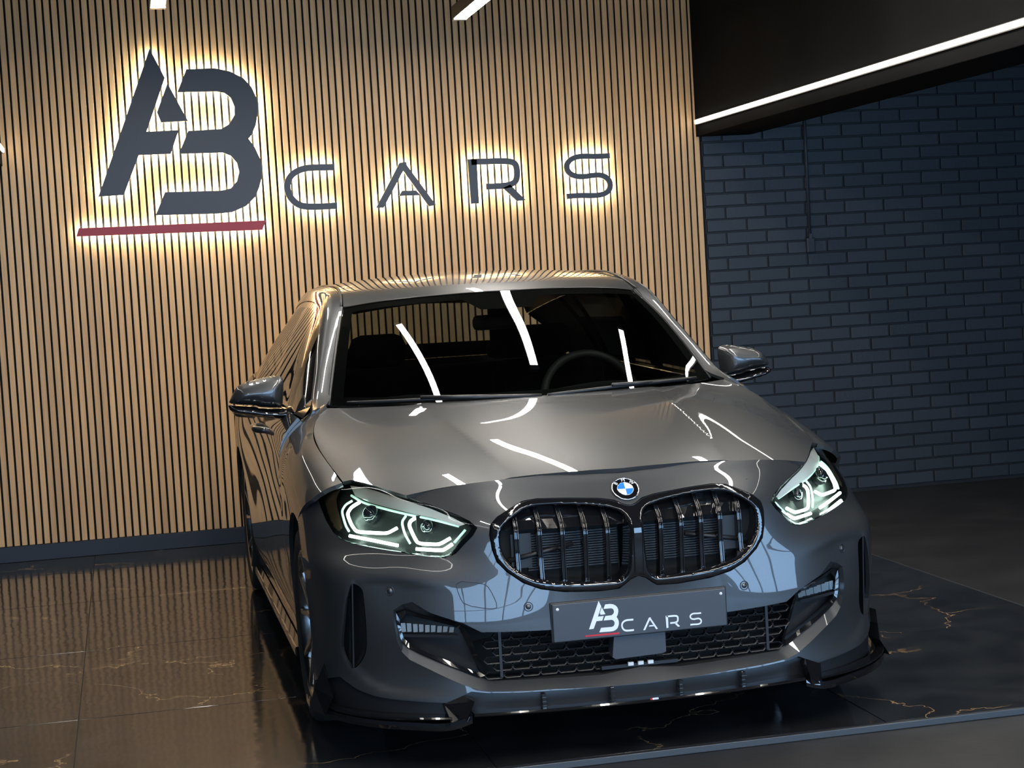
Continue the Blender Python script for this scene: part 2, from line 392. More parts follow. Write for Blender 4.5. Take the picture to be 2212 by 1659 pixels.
for k in range(1, 116):
    s = slat.copy(); COL.objects.link(s); s.location = (gx-.02-.04*k, WY, 0); s.parent = wb
print('slat right edge', gx-.02+SW/2)
bb = box('baseboard_back', (-2.9, WY-.004, 0.0005), (1.98, WY+.0215, .087), 'skirting', None, .002); tag(bb, 'low black skirting below the oak slats', kind='structure')
# brick wall
wr = box('wall_back_right', (1.986, WY+.0295, -.0215), (5.2, 5.4, 3.6), 'mortar_paint'); tag(wr, 'brick wall painted dark blue grey', kind='structure')
BY = WY+.0215; zr = on(1640, 635.3, 1, BY)[2]; xe = on(1578, 677, 1, BY)[0]; xo = on(1624, 705, 1, BY)[0]; RH, BL = .0757, .25
rows = []; z0 = zr-RH*int((zr+.02)/RH)
cand = []
for r in range(-1, 44):
    z = z0+r*RH; k = int(round((z-zr)/RH)); odd = k % 2          # row just above line k
    ph = xo if odd else xe
    ph = xe if (k % 2 == 0) else xo
    if z+RH > 3.2 or z < -.01: continue
    n0 = int(math.floor((1.99-ph)/BL))
    for n in range(n0, n0+13):
        a, b = ph+n*BL, ph+(n+1)*BL
        a2, b2 = max(a, 1.988), min(b, 5.0)
        if b2-a2 < .03: continue
        cand.append((a2, b2, z))
def vis(c):
    q = proj(np.array([[(c[0]+c[1])/2, BY, c[2]+RH/2]]))[0]; inn = (0 <= q[0] <= IW+60) and (0 <= q[1] <= 1100)
    xm = (c[0]+c[1])/2; hid = (c[2] > 2.75-.1*(xm < 2.6)*1) or (xm < 2.75 and c[2] < .55)
    return (inn and not hid)
cand.sort(key=lambda c: not vis(c))
bmst = {}
def brick_mesh(w):
    w = round(w, 3)
    if w not in bmst:
        bm = bmesh.new(); bm_box(bm, (-w/2+.0055, -.004, .005), (w/2-.0055, .0075, RH-.005), .0025); me = bpy.data.meshes.new('brick'); bm.to_mesh(me); bm.free(); me.materials.append(MATS['brick_paint']); bmst[w] = me
    return bmst[w]
stuff = bmesh.new(); cnt = 0
for c in cand:
    y = BY+random.uniform(-.002, .0015)
    if cnt < 296 and vis(c):
        o = bpy.data.objects.new('brick', brick_mesh(c[1]-c[0])); COL.objects.link(o); o.parent = wr; o.location = ((c[0]+c[1])/2, y, c[2]+random.uniform(-.001, .001)); o.rotation_euler = (random.uniform(-.012, .012), random.uniform(-.006, .006), random.uniform(-.006, .006)); cnt += 1
    else: bm_box(stuff, (c[0]+.005, y, c[2]+.0045), (c[1]-.005, y+.0085, c[2]+RH-.0045), .002)
st = from_bm('bricks_far', stuff, 'brick_paint', wr); st['kind'] = 'stuff'
# other walls, ceiling, beams
tag(box('wall_left', (-7.2, -9.2, -.02), (-7, 5.4, 3.6), 'black_wall'), 'dark side wall on the left', kind='structure')
tag(box('wall_right', (5.2, -2.4, -.02), (5.4, 5.4, 3.6), 'black_wall'), 'dark side wall on the right', kind='structure')
tag(box('ceiling', (-7.2, -9.3, 3.6), (5.4, 5.4, 3.75), 'ceiling_paint'), 'dark painted ceiling', kind='structure')
BXL = 1.95
tag(box('trim_3', (BXL, -8.85, 2.15), (2.29, WY-.002, 3.6), 'beam_paint', None, .004), 'dark boxed ceiling beam on the right', kind='structure')
tag(box('trim_4', (-2.35, -8.85, 2.15), (-1.972, WY-.002, 3.6), 'beam_paint', None, .004), 'dark boxed ceiling beam on the left', kind='structure')
# front wall with big windows (behind the camera): daylight
def glazed(nm, wnm, n, w, mk, lab, wlab, z0=.30, z1=2.45):
    # n panes of width w; mk(a0, a1, d0, d1, z0, z1) -> box corners along the wall
    fw = empty(nm); tag(fw, lab, kind='structure'); wn = empty(wnm); tag(wn, wlab, kind='structure'); L = n*w
    for p, q in ((( -.4, L+.4, 0, .12, -.02, z0-.05), 'plinth'), ((-.4, L+.4, 0, .12, z1+.05, 3.6), 'lintel'), ((-.4, -.06, 0, .12, z0-.05, z1+.05), 'pier'), ((L+.06, L+.4, 0, .12, z0-.05, z1+.05), 'pier')): box(q, *mk(*p), 'black_wall', fw)
    for i in range(n):
        box('pane', *mk(i*w+.05, (i+1)*w-.05, .04, .05, z0, z1), 'day_glass', wn)
    for i in range(n+1): box('mullion', *mk(i*w-.05, i*w+.05, .0, .10, z0-.05, z1+.05), 'satin_black', wn)
    for z in (z0-.025, z1+.025, 1.55): box('transom', *mk(.05, L-.05, .005, .09, z-.025, z+.025), 'satin_black', wn)
glazed('wall_front', 'window_1', 8, 1.45, lambda a, b, c, d, e, f: ((-6.6+a, -9.0-d, e), (-6.6+b, -9.0-c, f)), 'shop front wall with wide windows', 'wide shop window with dark mullions and daylight outside')
glazed('wall_right_front', 'window_2', 4, 1.45, lambda a, b, c, d, e, f: ((5.08-d+.12, -8.6+a, e), (5.08-c+.12, -8.6+b, f)), 'side wall with a row of windows', 'row of side windows with daylight outside')
# ---------------------------------------------------------------- lights
def strip(x, sx, label):
    t = empty('led_strip', (x, 5.1, 2.233)); tag(t, label, 'strip light')
    y0 = -8.5
    box('profile', (min(0, -sx*.008), y0-5.1, -.017), (max(0, -sx*.008), 0, .017), 'lamp_body', t)
    box('diffuser', (min(-sx*.008, -sx*.017), y0-5.1, -.0115), (max(-sx*.008, -sx*.017), -.002, .0115), 'led_strip', t, .003)
strip(BXL, 1, 'long glowing white LED strip along the dark beam right of the slats')
strip(-1.972, -1, 'white LED strip whose end shows at the left edge of the picture')
def pendant(x, y0, y1, label, z=2.75):
    t = empty('pendant_lamp', (x, (y0+y1)/2, z)); tag(t, label, 'ceiling lamp'); h = (y1-y0)/2
    box('body', (-.038, -h-.05, .004), (.038, h+.05, .07), 'lamp_body', t, .003)
    box('diffuser', (-.030, -h, -.004), (.030, h, .004), 'led_white', t, .002)
    for s in (-1, 1): box('end_cap', (-.037, s*h+(.002 if s > 0 else -.048), -.004), (.037, s*h+(.048 if s > 0 else -.002), .0038), 'lamp_cap', t, .002)
    for s in (-1, 1): tube('cable', [(0, s*h*.8, .068), (0, s*h*.8, 3.6-z)], .002, 'lamp_body', t, 6)
pendant(-1.135, 2.8, 3.67, 'linear pendant lamp above the sign, seen end on at top left')
pendant(.425, 1.75, 4.30, 'linear pendant lamp running off the top edge of the picture')
pendant(-.50, -.8, 2.55, 'linear pendant lamp above the windscreen, seen only as its left reflection')
pendant(1.39, -.8, 2.50, 'linear pendant lamp above the windscreen, seen only as its right reflection')
for y0, y1, row in ((-3.3, -1.3, 'first'), (-7.0, -5.0, 'second')):  # lamps added out of view to brighten the front of the car
    for x, w_ in ((-1.9, 'far left'), (-.52, 'left'), (.425, 'middle'), (1.5, 'right')):
        pendant(x, y0, y1, 'unseen linear lamp added to light the car front, %s row, %s' % (row, w_))
# ---------------------------------------------------------------- conduit on the brick wall
cx0 = on(1737, 250, 1, BY-.012); cx1 = on(1748, 515, 1, BY-.012)
t = empty('cable_conduit', (cx0[0], BY-.012, 1.45)); tag(t, 'thin painted cable conduit running down the brick wall to a small box', 'conduit')
tube('pipe', [(0, 0, cx0[2]+.35-1.45), (0, 0, cx1[2]-1.45)], .010, 'brick_paint', t, 10)
zb = cx1[2]-1.45
box('junction_box', (-.026, -.018, zb-.085), (.026, .012, zb+.005), 'brick_paint', t, .006)
box('nozzle', (-.011, -.02, zb-.003), (.011, .008, zb+.03), 'brick_paint', t, .003)
# ---------------------------------------------------------------- halo lit sign
SY = WY-.045
def wl(px, y=SY): return np.array([on(a, b, 1, y)[[0, 2]] for a, b in px])
def cr(pts, ox, oy, s): return [(ox+a/s, oy+b/s) for a, b in pts]
def stroke(pts, th):
    P = np.array(pts, float); T = np.gradient(P, axis=0); T[0] = P[1]-P[0]; T[-1] = P[-1]-P[-2]; T /= np.linalg.norm(T, axis=1)[:, None]; n = np.stack([-T[:, 1], T[:, 0]], 1)*th/2
    return np.concatenate([P+n, (P-n)[::-1]])
def spl2(pts, n=40):
    P = np.array(pts, float); k = np.r_[0, np.cumsum(np.linalg.norm(np.diff(P, axis=0), axis=1))]; return nspl(k, P, np.linspace(0, k[-1], n))
def rnd(pts, n=5):      # polyline with rounded corners
    P = np.array(pts, float); out = [P[0]]
    for a, b, c in zip(P[:-2], P[1:-1], P[2:]):
        p, q = b+(a-b)*.45, b+(c-b)*.45
        out += [(1-t)**2*p+2*t*(1-t)*b+t*t*q for t in np.linspace(0, 1, n)]
    out.append(P[-1]); return out
A_ = [(323, 105.3), (356, 168), (316.6, 284.3), (386.3, 280.7), (369, 332.3), (300, 335), (267.6, 421), (212.4, 425)]
TR_ = [(361.8, 179.5), (406, 261), (348, 264.5), (339, 242)]
B_ = [(402.5, 149.6), (462, 147), (496.5, 154), (525.5, 168.6), (543.6, 188.5), (556, 215.6), (558, 237), (552.6, 270), (543.6, 291.6), (537, 299.7), (550.8, 318.7), (561.7, 342), (565.4, 361.3), (565.4, 384.7), (560, 405), (552, 425), (532, 445), (501.8, 458.3), (468.4, 461.7), (336.2, 465), (356.3, 414.9),
      (478.4, 411.5), (498.5, 406.5), (511.9, 391.4), (516.9, 371.4), (511.9, 351.3), (498.5, 336.2), (481.8, 329.5), (386.4, 332.2), (406.5, 282.7), (478.4, 278.4), (495, 267.6), (506.9, 247.6), (506.9, 230.8), (498.5, 210.8), (485, 200.7), (468.4, 197.4), (383, 199)]
RB_ = [(170, 493), (575, 476), (567, 496.5), (165, 511)]
C_ = [stroke(spl2(cr([(1360, 450), (900, 462), (640, 485), (430, 570), (290, 700), (228, 900), (262, 1080), (380, 1260), (560, 1370), (800, 1398), (1420, 1372)], 600, 320, 11.06)), 14)]
A2_ = [cr([(365, 1312), (920, 240), (1080, 215), (1090, 290), (1790, 1245), (1625, 1280), (1010, 430), (540, 1312)], 780, 330, 11.06), cr([(910, 1030), (985, 905), (1320, 900), (1420, 1015)], 780, 330, 11.06)]
R_ = [cr([(110, 375), (330, 370), (385, 1430), (200, 1440)], 1000, 310, 11.06), stroke(rnd(cr([(200, 440), (1060, 408), (1290, 480), (1300, 900), (1080, 1005), (560, 1030)], 1000, 310, 11.06), 9), 13), cr([(960, 1060), (1130, 980), (1500, 1350), (1300, 1375)], 1000, 310, 11.06)]
S_ = [stroke(spl2(cr([(1520, 290), (1100, 305), (720, 325), (560, 410), (490, 560), (560, 700), (720, 778), (1050, 770), (1340, 765), (1480, 850), (1533, 985), (1480, 1140), (1350, 1212), (900, 1240), (500, 1262)], 1180, 310, 11.06), 60), 11.5)]
def letter(name, loops_list, face, label, cat='sign letter'):
    W = [wl(l) for l in loops_list]; c = np.concatenate(W).mean(0); t = empty(name, (c[0], SY, c[1])); tag(t, label, cat, 'halo lit sign on the slatted wall')
    for l in W:
        p = l-c
        flat_poly('face', [p], lambda P, d: np.stack([P[:, 0], np.full(len(P), d), P[:, 1]], 1), face, t, .018)
        try:
            q = inset(resamp(p, .02), .007)
            flat_poly('led_backlight', [q], lambda P, d: np.stack([P[:, 0], np.full(len(P), .0185+d), P[:, 1]], 1), 'led_halo', t, .006)
        except Exception as ex: print('halo', name, ex)
letter('sign_letter', [A_], 'sign_face', 'tall dark letter A with pointed top at the left of the sign')
letter('sign_emblem', [TR_], 'sign_face', 'small dark triangle between the big letters A and B of the sign', 'sign emblem')
letter('sign_letter', [B_], 'sign_face', 'large dark letter B joined to the pointed A of the sign')
letter('sign_underline', [RB_], 'sign_red', 'long red bar under the big letters of the sign', 'sign bar')
letter('sign_letter', C_, 'sign_face', 'thin dark letter C right after the big B')
letter('sign_letter', A2_, 'sign_face', 'thin dark letter A standing between the small C and R')
letter('sign_letter', R_, 'sign_face', 'thin dark letter R standing between the small A and S')
letter('sign_letter', S_, 'sign_face', 'thin dark letter S at the right end of the sign')
# ================================================================ CAR
car = empty('car', (0, 2.1, 0)); tag(car, 'grey metallic five door hatchback with lit headlights and black kidney grille', 'car')
CO = Vector((0, 2.1, 0)); car.matrix_parent_inverse = Matrix()
class Root:  # parts are modelled in world coordinates and shifted under the car's origin at the end
    pass
body = car
# ---- nose surface F (bumper, headlights, grille all lie on it)
FX = [0, .15, .3, .42, .52, .62, .70, .77, .83, .87, .893]
FR = [(.150, [-.012, -.010, .003, .030, .062, .105, .155, .215, .29, .375, .455], (.897, .51)),
      (.190, [-.018, -.016, -.003, .026, .060, .105, .155, .212, .287, .37, .455], (.899, .508)),
      (.213, [-.020, -.018, -.005, .025, .062, .107, .157, .212, .287, .37, .455], (.90, .502)),
      (.257, [-.008, -.006, .010, .038, .070, .115, .165, .225, .30, .385, .465], (.901, .495)),
      (.320, [.000, .001, .009, .032, .064, .108, .160, .219, .294, .382, .466], (.903, .49)),
      (.400, [.003, .004, .009, .027, .057, .098, .147, .203, .274, .367, .465], (.904, .499)),
      (.460, [.007, .008, .0135, .033, .063, .104, .152, .202, .268, .357, .464], (.905, .519)),
      (.500, [.001, .006, .018, .040, .070, .111, .158, .204, .265, .352, .463], (.905, .540)),
      (.540, [-.008, .003, .023, .047, .078, .119, .165, .210, .268, .351, .463], (.905, .568)),
      (.575, [-.012, .001, .028, .054, .090, .134, .181, .230, .292, .376, .49], (.905, .600)),
      (.620, [-.014, -.002, .031, .062, .110, .167, .226, .29, .365, .45, .56], (.903, .660)),
      (.680, [-.008, .002, .034, .074, .128, .198, .272, .35, .44, .535, .64], (.90, .74)),
      (.720, [.042, .046, .062, .095, .150, .222, .310, .41, .51, .61, .71], (.897, .80)),
      (.755, [.083, .086, .098, .122, .172, .245, .345, .455, .56, .665, .77], (.893, .86)),
      (.785, [.112, .115, .124, .147, .195, .280, .385, .50, .60, .72, .83], (.885, .93)),
      (.820, [.138, .141, .151, .177, .232, .335, .46, .60, .72, .84, .95], (.87, 1.05)),
      (.860, [.21, .214, .227, .265, .345, .475, .62, .77, .90, 1.0, 1.1], (.85, 1.2))]
F = Surf([[(x, y, z) for x, y in zip(FX, ys)]+[(*e, z)] for z, ys, e in FR], sym=True, nu=640, nv=380)
# recessed pocket around the intake corners, leaving a raised C-shaped lip
PK = [(733, 1400), (737, 1340), (746, 1280), (760, 1252), (790, 1243), (850, 1245), (930, 1257), (990, 1268), (1080, 1292), (1180, 1330), (1180, 1480), (1040, 1500), (966, 1514), (900, 1510), (840, 1502), (795, 1483), (762, 1453), (742, 1425)]
pk = F.inv(PK)
UU, VV = np.meshgrid(F.U, F.V); G2 = np.stack([-np.abs(UU).ravel(), VV.ravel()], 1)
dd = segdist(pk, G2); ins = inside(pk, G2); sd = np.where(ins, dd, -dd); wgt = np.clip((np.abs(F.D[..., 0].ravel())-.50)/.20, 0, 1); wgt = wgt*wgt*(3-2*wgt)
tt = np.clip((sd+.002)/.034, 0, 1); tt = tt*tt*(3-2*tt)
F.D = F.D-F.NN*(.010*tt*wgt).reshape(UU.shape)[..., None]
_n = np.cross(np.gradient(F.D, axis=1), np.gradient(F.D, axis=0)); F.NN = _n/(np.linalg.norm(_n, axis=2)[..., None]+1e-12)
# ---- hood surface
HX = [0, .13, .26, .36, .46, .56, .66, .75, .81, .86]
HR = [(.05, [.795, .793, .785, .772, .745, .71, .665, .62, .585, .55]), (.15, [.832, .830, .823, .812, .790, .762, .725, .685, .655, .62]),
      (.25, [.861, .859, .853, .844, .826, .800, .768, .733, .706, .675]), (.38, [.890, .888, .882, .875, .860, .838, .810, .778, .753, .72]),
      (.52, [.914, .912, .907, .901, .889, .870, .845, .813, .787, .75]), (.68, [.938, .936, .932, .927, .917, .901, .879, .848, .820, .785]),
      (.85, [.960, .958, .955, .951, .943, .930, .910, .884, .861, .82]), (1.0, [.975, .974, .971, .968, .962, .951, .936, .916, .896, .858]),
      (1.15, [.988, .987, .985, .983, .978, .971, .961, .948, .932, .90]), (1.3, [.999, .998, .997, .996, .994, .991, .988, .985, .965, .94])]
def crease(D):
    x, y = np.abs(D[..., 0]), D[..., 1]; xc = .325+.075*(y-.12)/.8; d = x-xc
    D[..., 2] += np.where(d > 0, -.17*d*np.exp(-np.maximum(d, 0)/.05), 0)
    return D
Hd = Surf([[(x, y, z) for x, z in zip(HX, zs)] for y, zs in HR], sym=True, nu=420, nv=260, disp=crease)
GAP = [(.775, .522, .80), (.785, .65, .826), (.800, .85, .866), (.803, 1.0, .893), (.795, 1.1, .915), (.768, 1.2, .952), (.7305, 1.2765, .9946)]
# ---- outlines (pixels of the photograph, car's right-hand lamp etc.)
HL = [(1031.6, 1140.3), (1014.4, 1125), (985.5, 1111), (931, 1090.5), (877, 1072.4), (831.8, 1058.9), (786.6, 1045.3), (757.6, 1039), (739.6, 1043.5), (719.7, 1054.4), (703.4, 1065.2), (687, 1078.8), (693.5, 1097.8), (705, 1126.7), (719.7, 1150), (736, 1164.7), (757.6, 1173.7), (804.7, 1183.7), (868, 1194.5), (922, 1202.6), (953, 1205.4), (971, 1203.5), (985.5, 1195.4), (1003.6, 1175.5), (1021.7, 1157.4)]
SHUT = [(1340, 1011.5), (1244, 1018), (1089, 1035.5), (1003, 1046), (940, 1058)]
hl = F.inv(HL); hl[:, 0] = -np.abs(hl[:, 0])
shF = F.inv(SHUT); shF[0, 0] = 0
iT = 4                                             # HL point where the shut line meets the lamp
arch_top = F.inv([(651, 1105)])[0]
vt = arch_top[1]; umin = F.U[0]
edge = [(umin, v) for v in np.linspace(vt-.01, F.inv([[-.90, .205]], XZ, False)[0][1], 24)]
BOT = [(735, 1462), (770, 1488), (810, 1504), (853, 1511), (907, 1516), (966, 1519), (990, 1508), (1018, 1494), (1052, 1497), (1120, 1496), (1200, 1491), (1300, 1484)]
bot = F.inv(BOT); cb = [[0, F.inv([[0, .2105]], XZ)[0][1]]]
half = np.concatenate([shF, [hl[iT]], hl[iT-1::-1], hl[:11:-1], [hl[11]], [arch_top], np.array(edge), bot])  # centre top -> lamp inner edge -> lamp outer -> arch -> bottom
# order of lamp points: from iT back to the tip, then tip -> bottom -> outer
lampseq = np.concatenate([hl[iT:0:-1], [hl[0]], hl[:11:-1], [hl[11]]])
half = np.concatenate([shF, lampseq, [arch_top], np.array(edge), bot])
outer = np.concatenate([half, cb, msym(half[::-1][:-1])])
# grille opening
GR = [(1347.3, 1088.2), (1326.4, 1079.2), (1293.6, 1075.4), (1219, 1074.8), (1159.3, 1076.2), (1126.5, 1082.2), (1099.7, 1098.6), (1072.8, 1116.5), (1057.9, 1134.4), (1056.4, 1155.3), (1062.4, 1188.1), (1072.8, 1215), (1093.7, 1235.9), (1129.5, 1259.7), (1168.3, 1273.2), (1219, 1279.1), (1293.6, 1277.7), (1338.4, 1271.7), (1350.3, 1262.7), (1362.2, 1252.3)]
gr = F.inv(GR); gt = F.inv([[0, .722]], XZ)[0]; gb = F.inv([[0, .522]], XZ)[0]
grille = np.concatenate([[gt], gr, [gb], msym(gr[::-1])])
KI = [(1084.8, 1140.4), (1120.6, 1107.6), (1150.4, 1094.2), (1219, 1091.2), (1293.6, 1094.2), (1332.4, 1101.6), (1350, 1115), (1359, 1131.4), (1361, 1164.3), (1360, 1215), (1356, 1237), (1344, 1250.8), (1323.5, 1255.3), (1231, 1258.3), (1165.3, 1252.3), (1138.5, 1243.3), (1105.6, 1223.9), (1087.7, 1197.1), (1080.3, 1167.3)]
kid = smooth_poly(F.inv(KI), 2)
# lower opening (outer edge of the bright chamfer) and its inner edge
BO = [(1186, 1361), (1040, 1366), (1000, 1346), (930, 1324), (890, 1300), (868, 1306), (850, 1318), (851, 1345), (858, 1385), (868, 1408), (885, 1425), (930, 1447), (981, 1471), (1022, 1487.5), (1052, 1493), (1090, 1493.4), (1198, 1488.8), (1306.8, 1483.4)]
BI = [(1186, 1364), (1040, 1370), (1006, 1357), (990, 1349.2), (927.5, 1334.3), (878.7, 1320.7), (859, 1327), (860, 1346.5), (866, 1374), (872, 1391), (888, 1405), (928, 1424), (995, 1451), (1037, 1466), (1068, 1475.3), (1098, 1474.5), (1200, 1469), (1306.8, 1462)]
bo = F.inv(BO); bi = F.inv(BI)
ctop = F.inv([[0, .395]], XZ)[0][1]; cbo = F.inv([[0, .2145]], XZ)[0][1]; cbi = F.inv([[0, .252]], XZ)[0][1]
BOo = np.concatenate([[[0, ctop+.003]], bo, [[0, cbo]], msym(bo[::-1])]); BIo = np.concatenate([[[0, ctop]], bi, [[0, cbi]], msym(bi[::-1])])
SL = [(759.4, 1259), (774.3, 1264.7), (783.5, 1275), (786.9, 1300), (791.5, 1357.5), (792.6, 1403.3), (783.5, 1426.2), (762.8, 1448), (749, 1430.8), (738.8, 1412.4), (736.5, 1394), (741, 1348.3), (746.8, 1300), (753.7, 1272.7)]
slot = smooth_poly(F.inv(SL), 1)
bump = panel('front_bumper', F, [outer, grille, BOo, slot, msym(slot)], 'paint', body, .016, .014)
bump['label'] = 'grey front bumper with large lower intake'
# chamfer ring of the lower intake
ro = resamp(BOo, .012); 
def ring(name, a, b, sa, oa, ob, m, parent, flip=False, smooth=True):
    # ruled ring between two closed uv loops with equal counts; oa/ob = offsets (along y)
    A = sa.at(a)+np.array([0, oa, 0]); B = sa.at(b)+np.array([0, ob, 0]); n = len(A); V = np.concatenate([A, B]); Fc = [(i, (i+1) % n, n+(i+1) % n, n+i) for i in range(n)]
    if flip: Fc = [f[::-1] for f in Fc]
    return mesh(name, V, Fc, m, parent, smooth=smooth)
def matched(loopA, loopB, k=8):
    A = []; B = []; n = len(loopA)
    for i in range(n):
        for t in np.linspace(0, 1, k, endpoint=False):
            A.append(loopA[i]*(1-t)+loopA[(i+1) % n]*t); B.append(loopB[i]*(1-t)+loopB[(i+1) % n]*t)
    return np.array(A), np.array(B)
a, b = matched(BOo, BIo, 5); ring('intake_chamfer', a, b, F, 0, .030, 'paint', bump)
# inner wall of the lower intake (black box behind)
def well(name, uv, surf, depth, m, parent, o0=0.0):
    A = surf.at(resamp(uv, .02))+np.array([0, o0, 0]); n = len(A); B = A.copy(); B[:, 1] = A[:, 1]+depth; c = B.mean(0)
    V = np.concatenate([A, B, [c]]); Fc = [(i, (i+1) % n, n+(i+1) % n, n+i) for i in range(n)]+[(n+i, n+(i+1) % n, 2*n) for i in range(n)]
    return mesh(name, V, Fc, m, parent, smooth=False)
well('intake_duct', BIo, F, .09, 'matt_black', bump, .030)
for s in (1, -1):
    q = slot if s > 0 else msym(slot)
    w1 = well('air_curtain', q, F, .07, 'matt_black', bump, .012)
    P0 = F.at(F.inv([(760, 1262), (763, 1445)]))*np.array([s, 1, 1]); d = np.array([0, .05, 0])
    mesh('slot_blade', [P0[0]+[0, .004, 0], P0[1]+[0, .004, 0], P0[1]+d, P0[0]+d, P0[0]+[.004*s, .004, 0], P0[1]+[.004*s, .004, 0], P0[1]+d+[.004*s, 0, 0], P0[0]+d+[.004*s, 0, 0]], [(0, 1, 2, 3), (7, 6, 5, 4), (0, 4, 5, 1), (1, 5, 6, 2), (2, 6, 7, 3), (3, 7, 4, 0)], 'satin_black', bump, smooth=False)
# ---- kidney grille
gri = empty('kidney_grille', (0, 0, 0), body)
gset = inset(resamp(smooth_poly(grille, 1), .012), .0025)
P, T = cdt([gset, kid, msym(kid)], .0055); V = F.at(P); NR = F.nrm(P)
dk = np.minimum(segdist(kid, P), segdist(msym(kid), P)); dg = segdist(gset, P)
e = np.clip(dg/.006, 0, 1); V = V+NR*(.004*np.sqrt(1-(1-e)**2))[:, None]; e2 = np.clip(dk/.010, 0, 1); V[:, 1] += .012*(1-np.sqrt(np.maximum(0, 1-(1-e2)**2)))
V2 = list(V); F2 = [tuple(t) for t in T]; N2 = list(NR); 
cnt = {}
fr = mesh('grille_frame', V, T, 'gloss_black', gri)
Vr = []; Fr = []; Nr = []; rim_faces(V, T, NR, .03, Vr, Fr, Nr, (0, 1, 0)); mesh('grille_frame_edge', Vr, Fr, 'gloss_black', gri, Nr)
# bars: five pairs each side
KX = [(1121, 1), (1171.5, 1), (1221, 1), (1270.5, 1), (1319, 1)]
def kid_z(x):
    k3 = F.at(kid); zz = []
    for p, q in zip(k3, np.roll(k3, -1, 0)):
        if (p[0]-x)*(q[0]-x) < 0: t = (x-p[0])/(q[0]-p[0]); zz.append(p[2]+(q[2]-p[2])*t)
    return min(zz), max(zz)
for px, _ in KX:
    X = F.at(F.inv([(px, 1180)]))[0][0]; zl, zh = kid_z(X)
    for s in (1, -1):
        zs = np.linspace(zl-.012, zh+.004, 14); uvs = F.inv([[X, z] for z in zs], XZ); Pm = F.at(uvs); ysm = Pm[:, 1]
        bm = bmesh.new(); prev = None; fr_n = []
        prof = [(-.0075, .050), (-.0075, .016), (-.0062, .0125), (-.0035, .0125), (-.0022, .018), (.0022, .018), (.0035, .0125), (.0062, .0125), (.0075, .016), (.0075, .050)]
        for z, y in zip(zs, ysm):
            yo = .012
            fr_n.append([bm.verts.new(((X+dx)*s, y+dy+yo, z)) for dx, dy in prof])
        for r1, r2 in zip(fr_n[:-1], fr_n[1:]):
            for i in range(len(prof)-1):
                f = [r1[i], r1[i+1], r2[i+1], r2[i]]; bm.faces.new(f if s > 0 else f[::-1])
        from_bm('grille_bar', bm, 'gloss_black', gri, True)
# shelf behind the top of the bars + radiator
for s in (1, -1):
    q = kid if s < 0 else msym(kid); k3 = F.at(kid)*np.array([-s if s > 0 else 1, 1, 1]); k3 = F.at(kid).copy(); k3[:, 0] *= (1 if s < 0 else -1)
    n = len(k3); B = k3+np.array([0, .075, 0]); mesh('grille_duct', np.concatenate([k3+[0, .011, 0], B]), [(i, (i+1) % n, n+(i+1) % n, n+i) for i in range(n)], 'gloss_black', gri, smooth=False)
    x0, x1 = sorted([k3[:, 0].min(), k3[:, 0].max()]); 
    kk = (kid if s < 0 else msym(kid)); vz = F.inv([[.2, .672]], XZ)[0][1]; cl = []
    for p, q in zip(kk, np.roll(kk, -1, 0)):
        if p[1] >= vz: cl.append(p)
        if (p[1]-vz)*(q[1]-vz) < 0: cl.append(p+(q-p)*(vz-p[1])/(q[1]-p[1]))
    P_, T_ = cdt([np.array(cl)], .03); Vs = F.at(P_)+np.array([0, .045, 0]); lowv = P_[:, 1] < vz+1e-6
    mesh('grille_shelf', Vs, T_, 'gloss_black', gri, smooth=False)
    lo_ = Vs[lowv]; lo_ = lo_[np.argsort(lo_[:, 0])]; m_ = len(lo_); mesh('grille_shelf_edge', np.concatenate([lo_, lo_+[0, .04, -.004]]), [(i, i+1, m_+i+1, m_+i) for i in range(m_-1)], 'gloss_black', gri, smooth=False)
    mesh('grille_back', [(x0, .115, .50), (x1, .115, .50), (x1, .115, .76), (x0, .115, .76)], [(0, 1, 2, 3)], 'matt_black', gri, smooth=False)
    bm = bmesh.new()
    for i in range(15):
        z = .548+i*.0072; bm_box(bm, ((.03 if s > 0 else -.30), .098, z), ((.30 if s > 0 else -.03), .108, z+.0042))
    from_bm('radiator', bm, 'radiator', gri)
    bm = bmesh.new(); bm_box(bm, (.32*s-.03, .09, .56), (.32*s+.03, .10, .66)); from_bm('bracket', bm, 'satin_black', gri)
    tube('brace', [(.17*s, .075, .62), (.36*s, .085, .585)], .007, 'satin_black', gri, 8)
# centre bar (body of the kidney divider) with painted-looking face
cbz = np.linspace(.535, .692, 12); cp = F.at(F.inv([[0, z] for z in cbz], XZ))
bm = bmesh.new(); rws = []
for p in cp: rws.append([bm.verts.new((x, p[1]+dy, p[2])) for x, dy in ((-.0155, .03), (-.0145, -.004), (-.011, -.0065), (.011, -.0065), (.0145, -.004), (.0155, .03))])
for r1, r2 in zip(rws[:-1], rws[1:]):
    for i in range(5): bm.faces.new([r1[i], r1[i+1], r2[i+1], r2[i]])
from_bm('grille_divider', bm, 'gloss_black', gri, False)
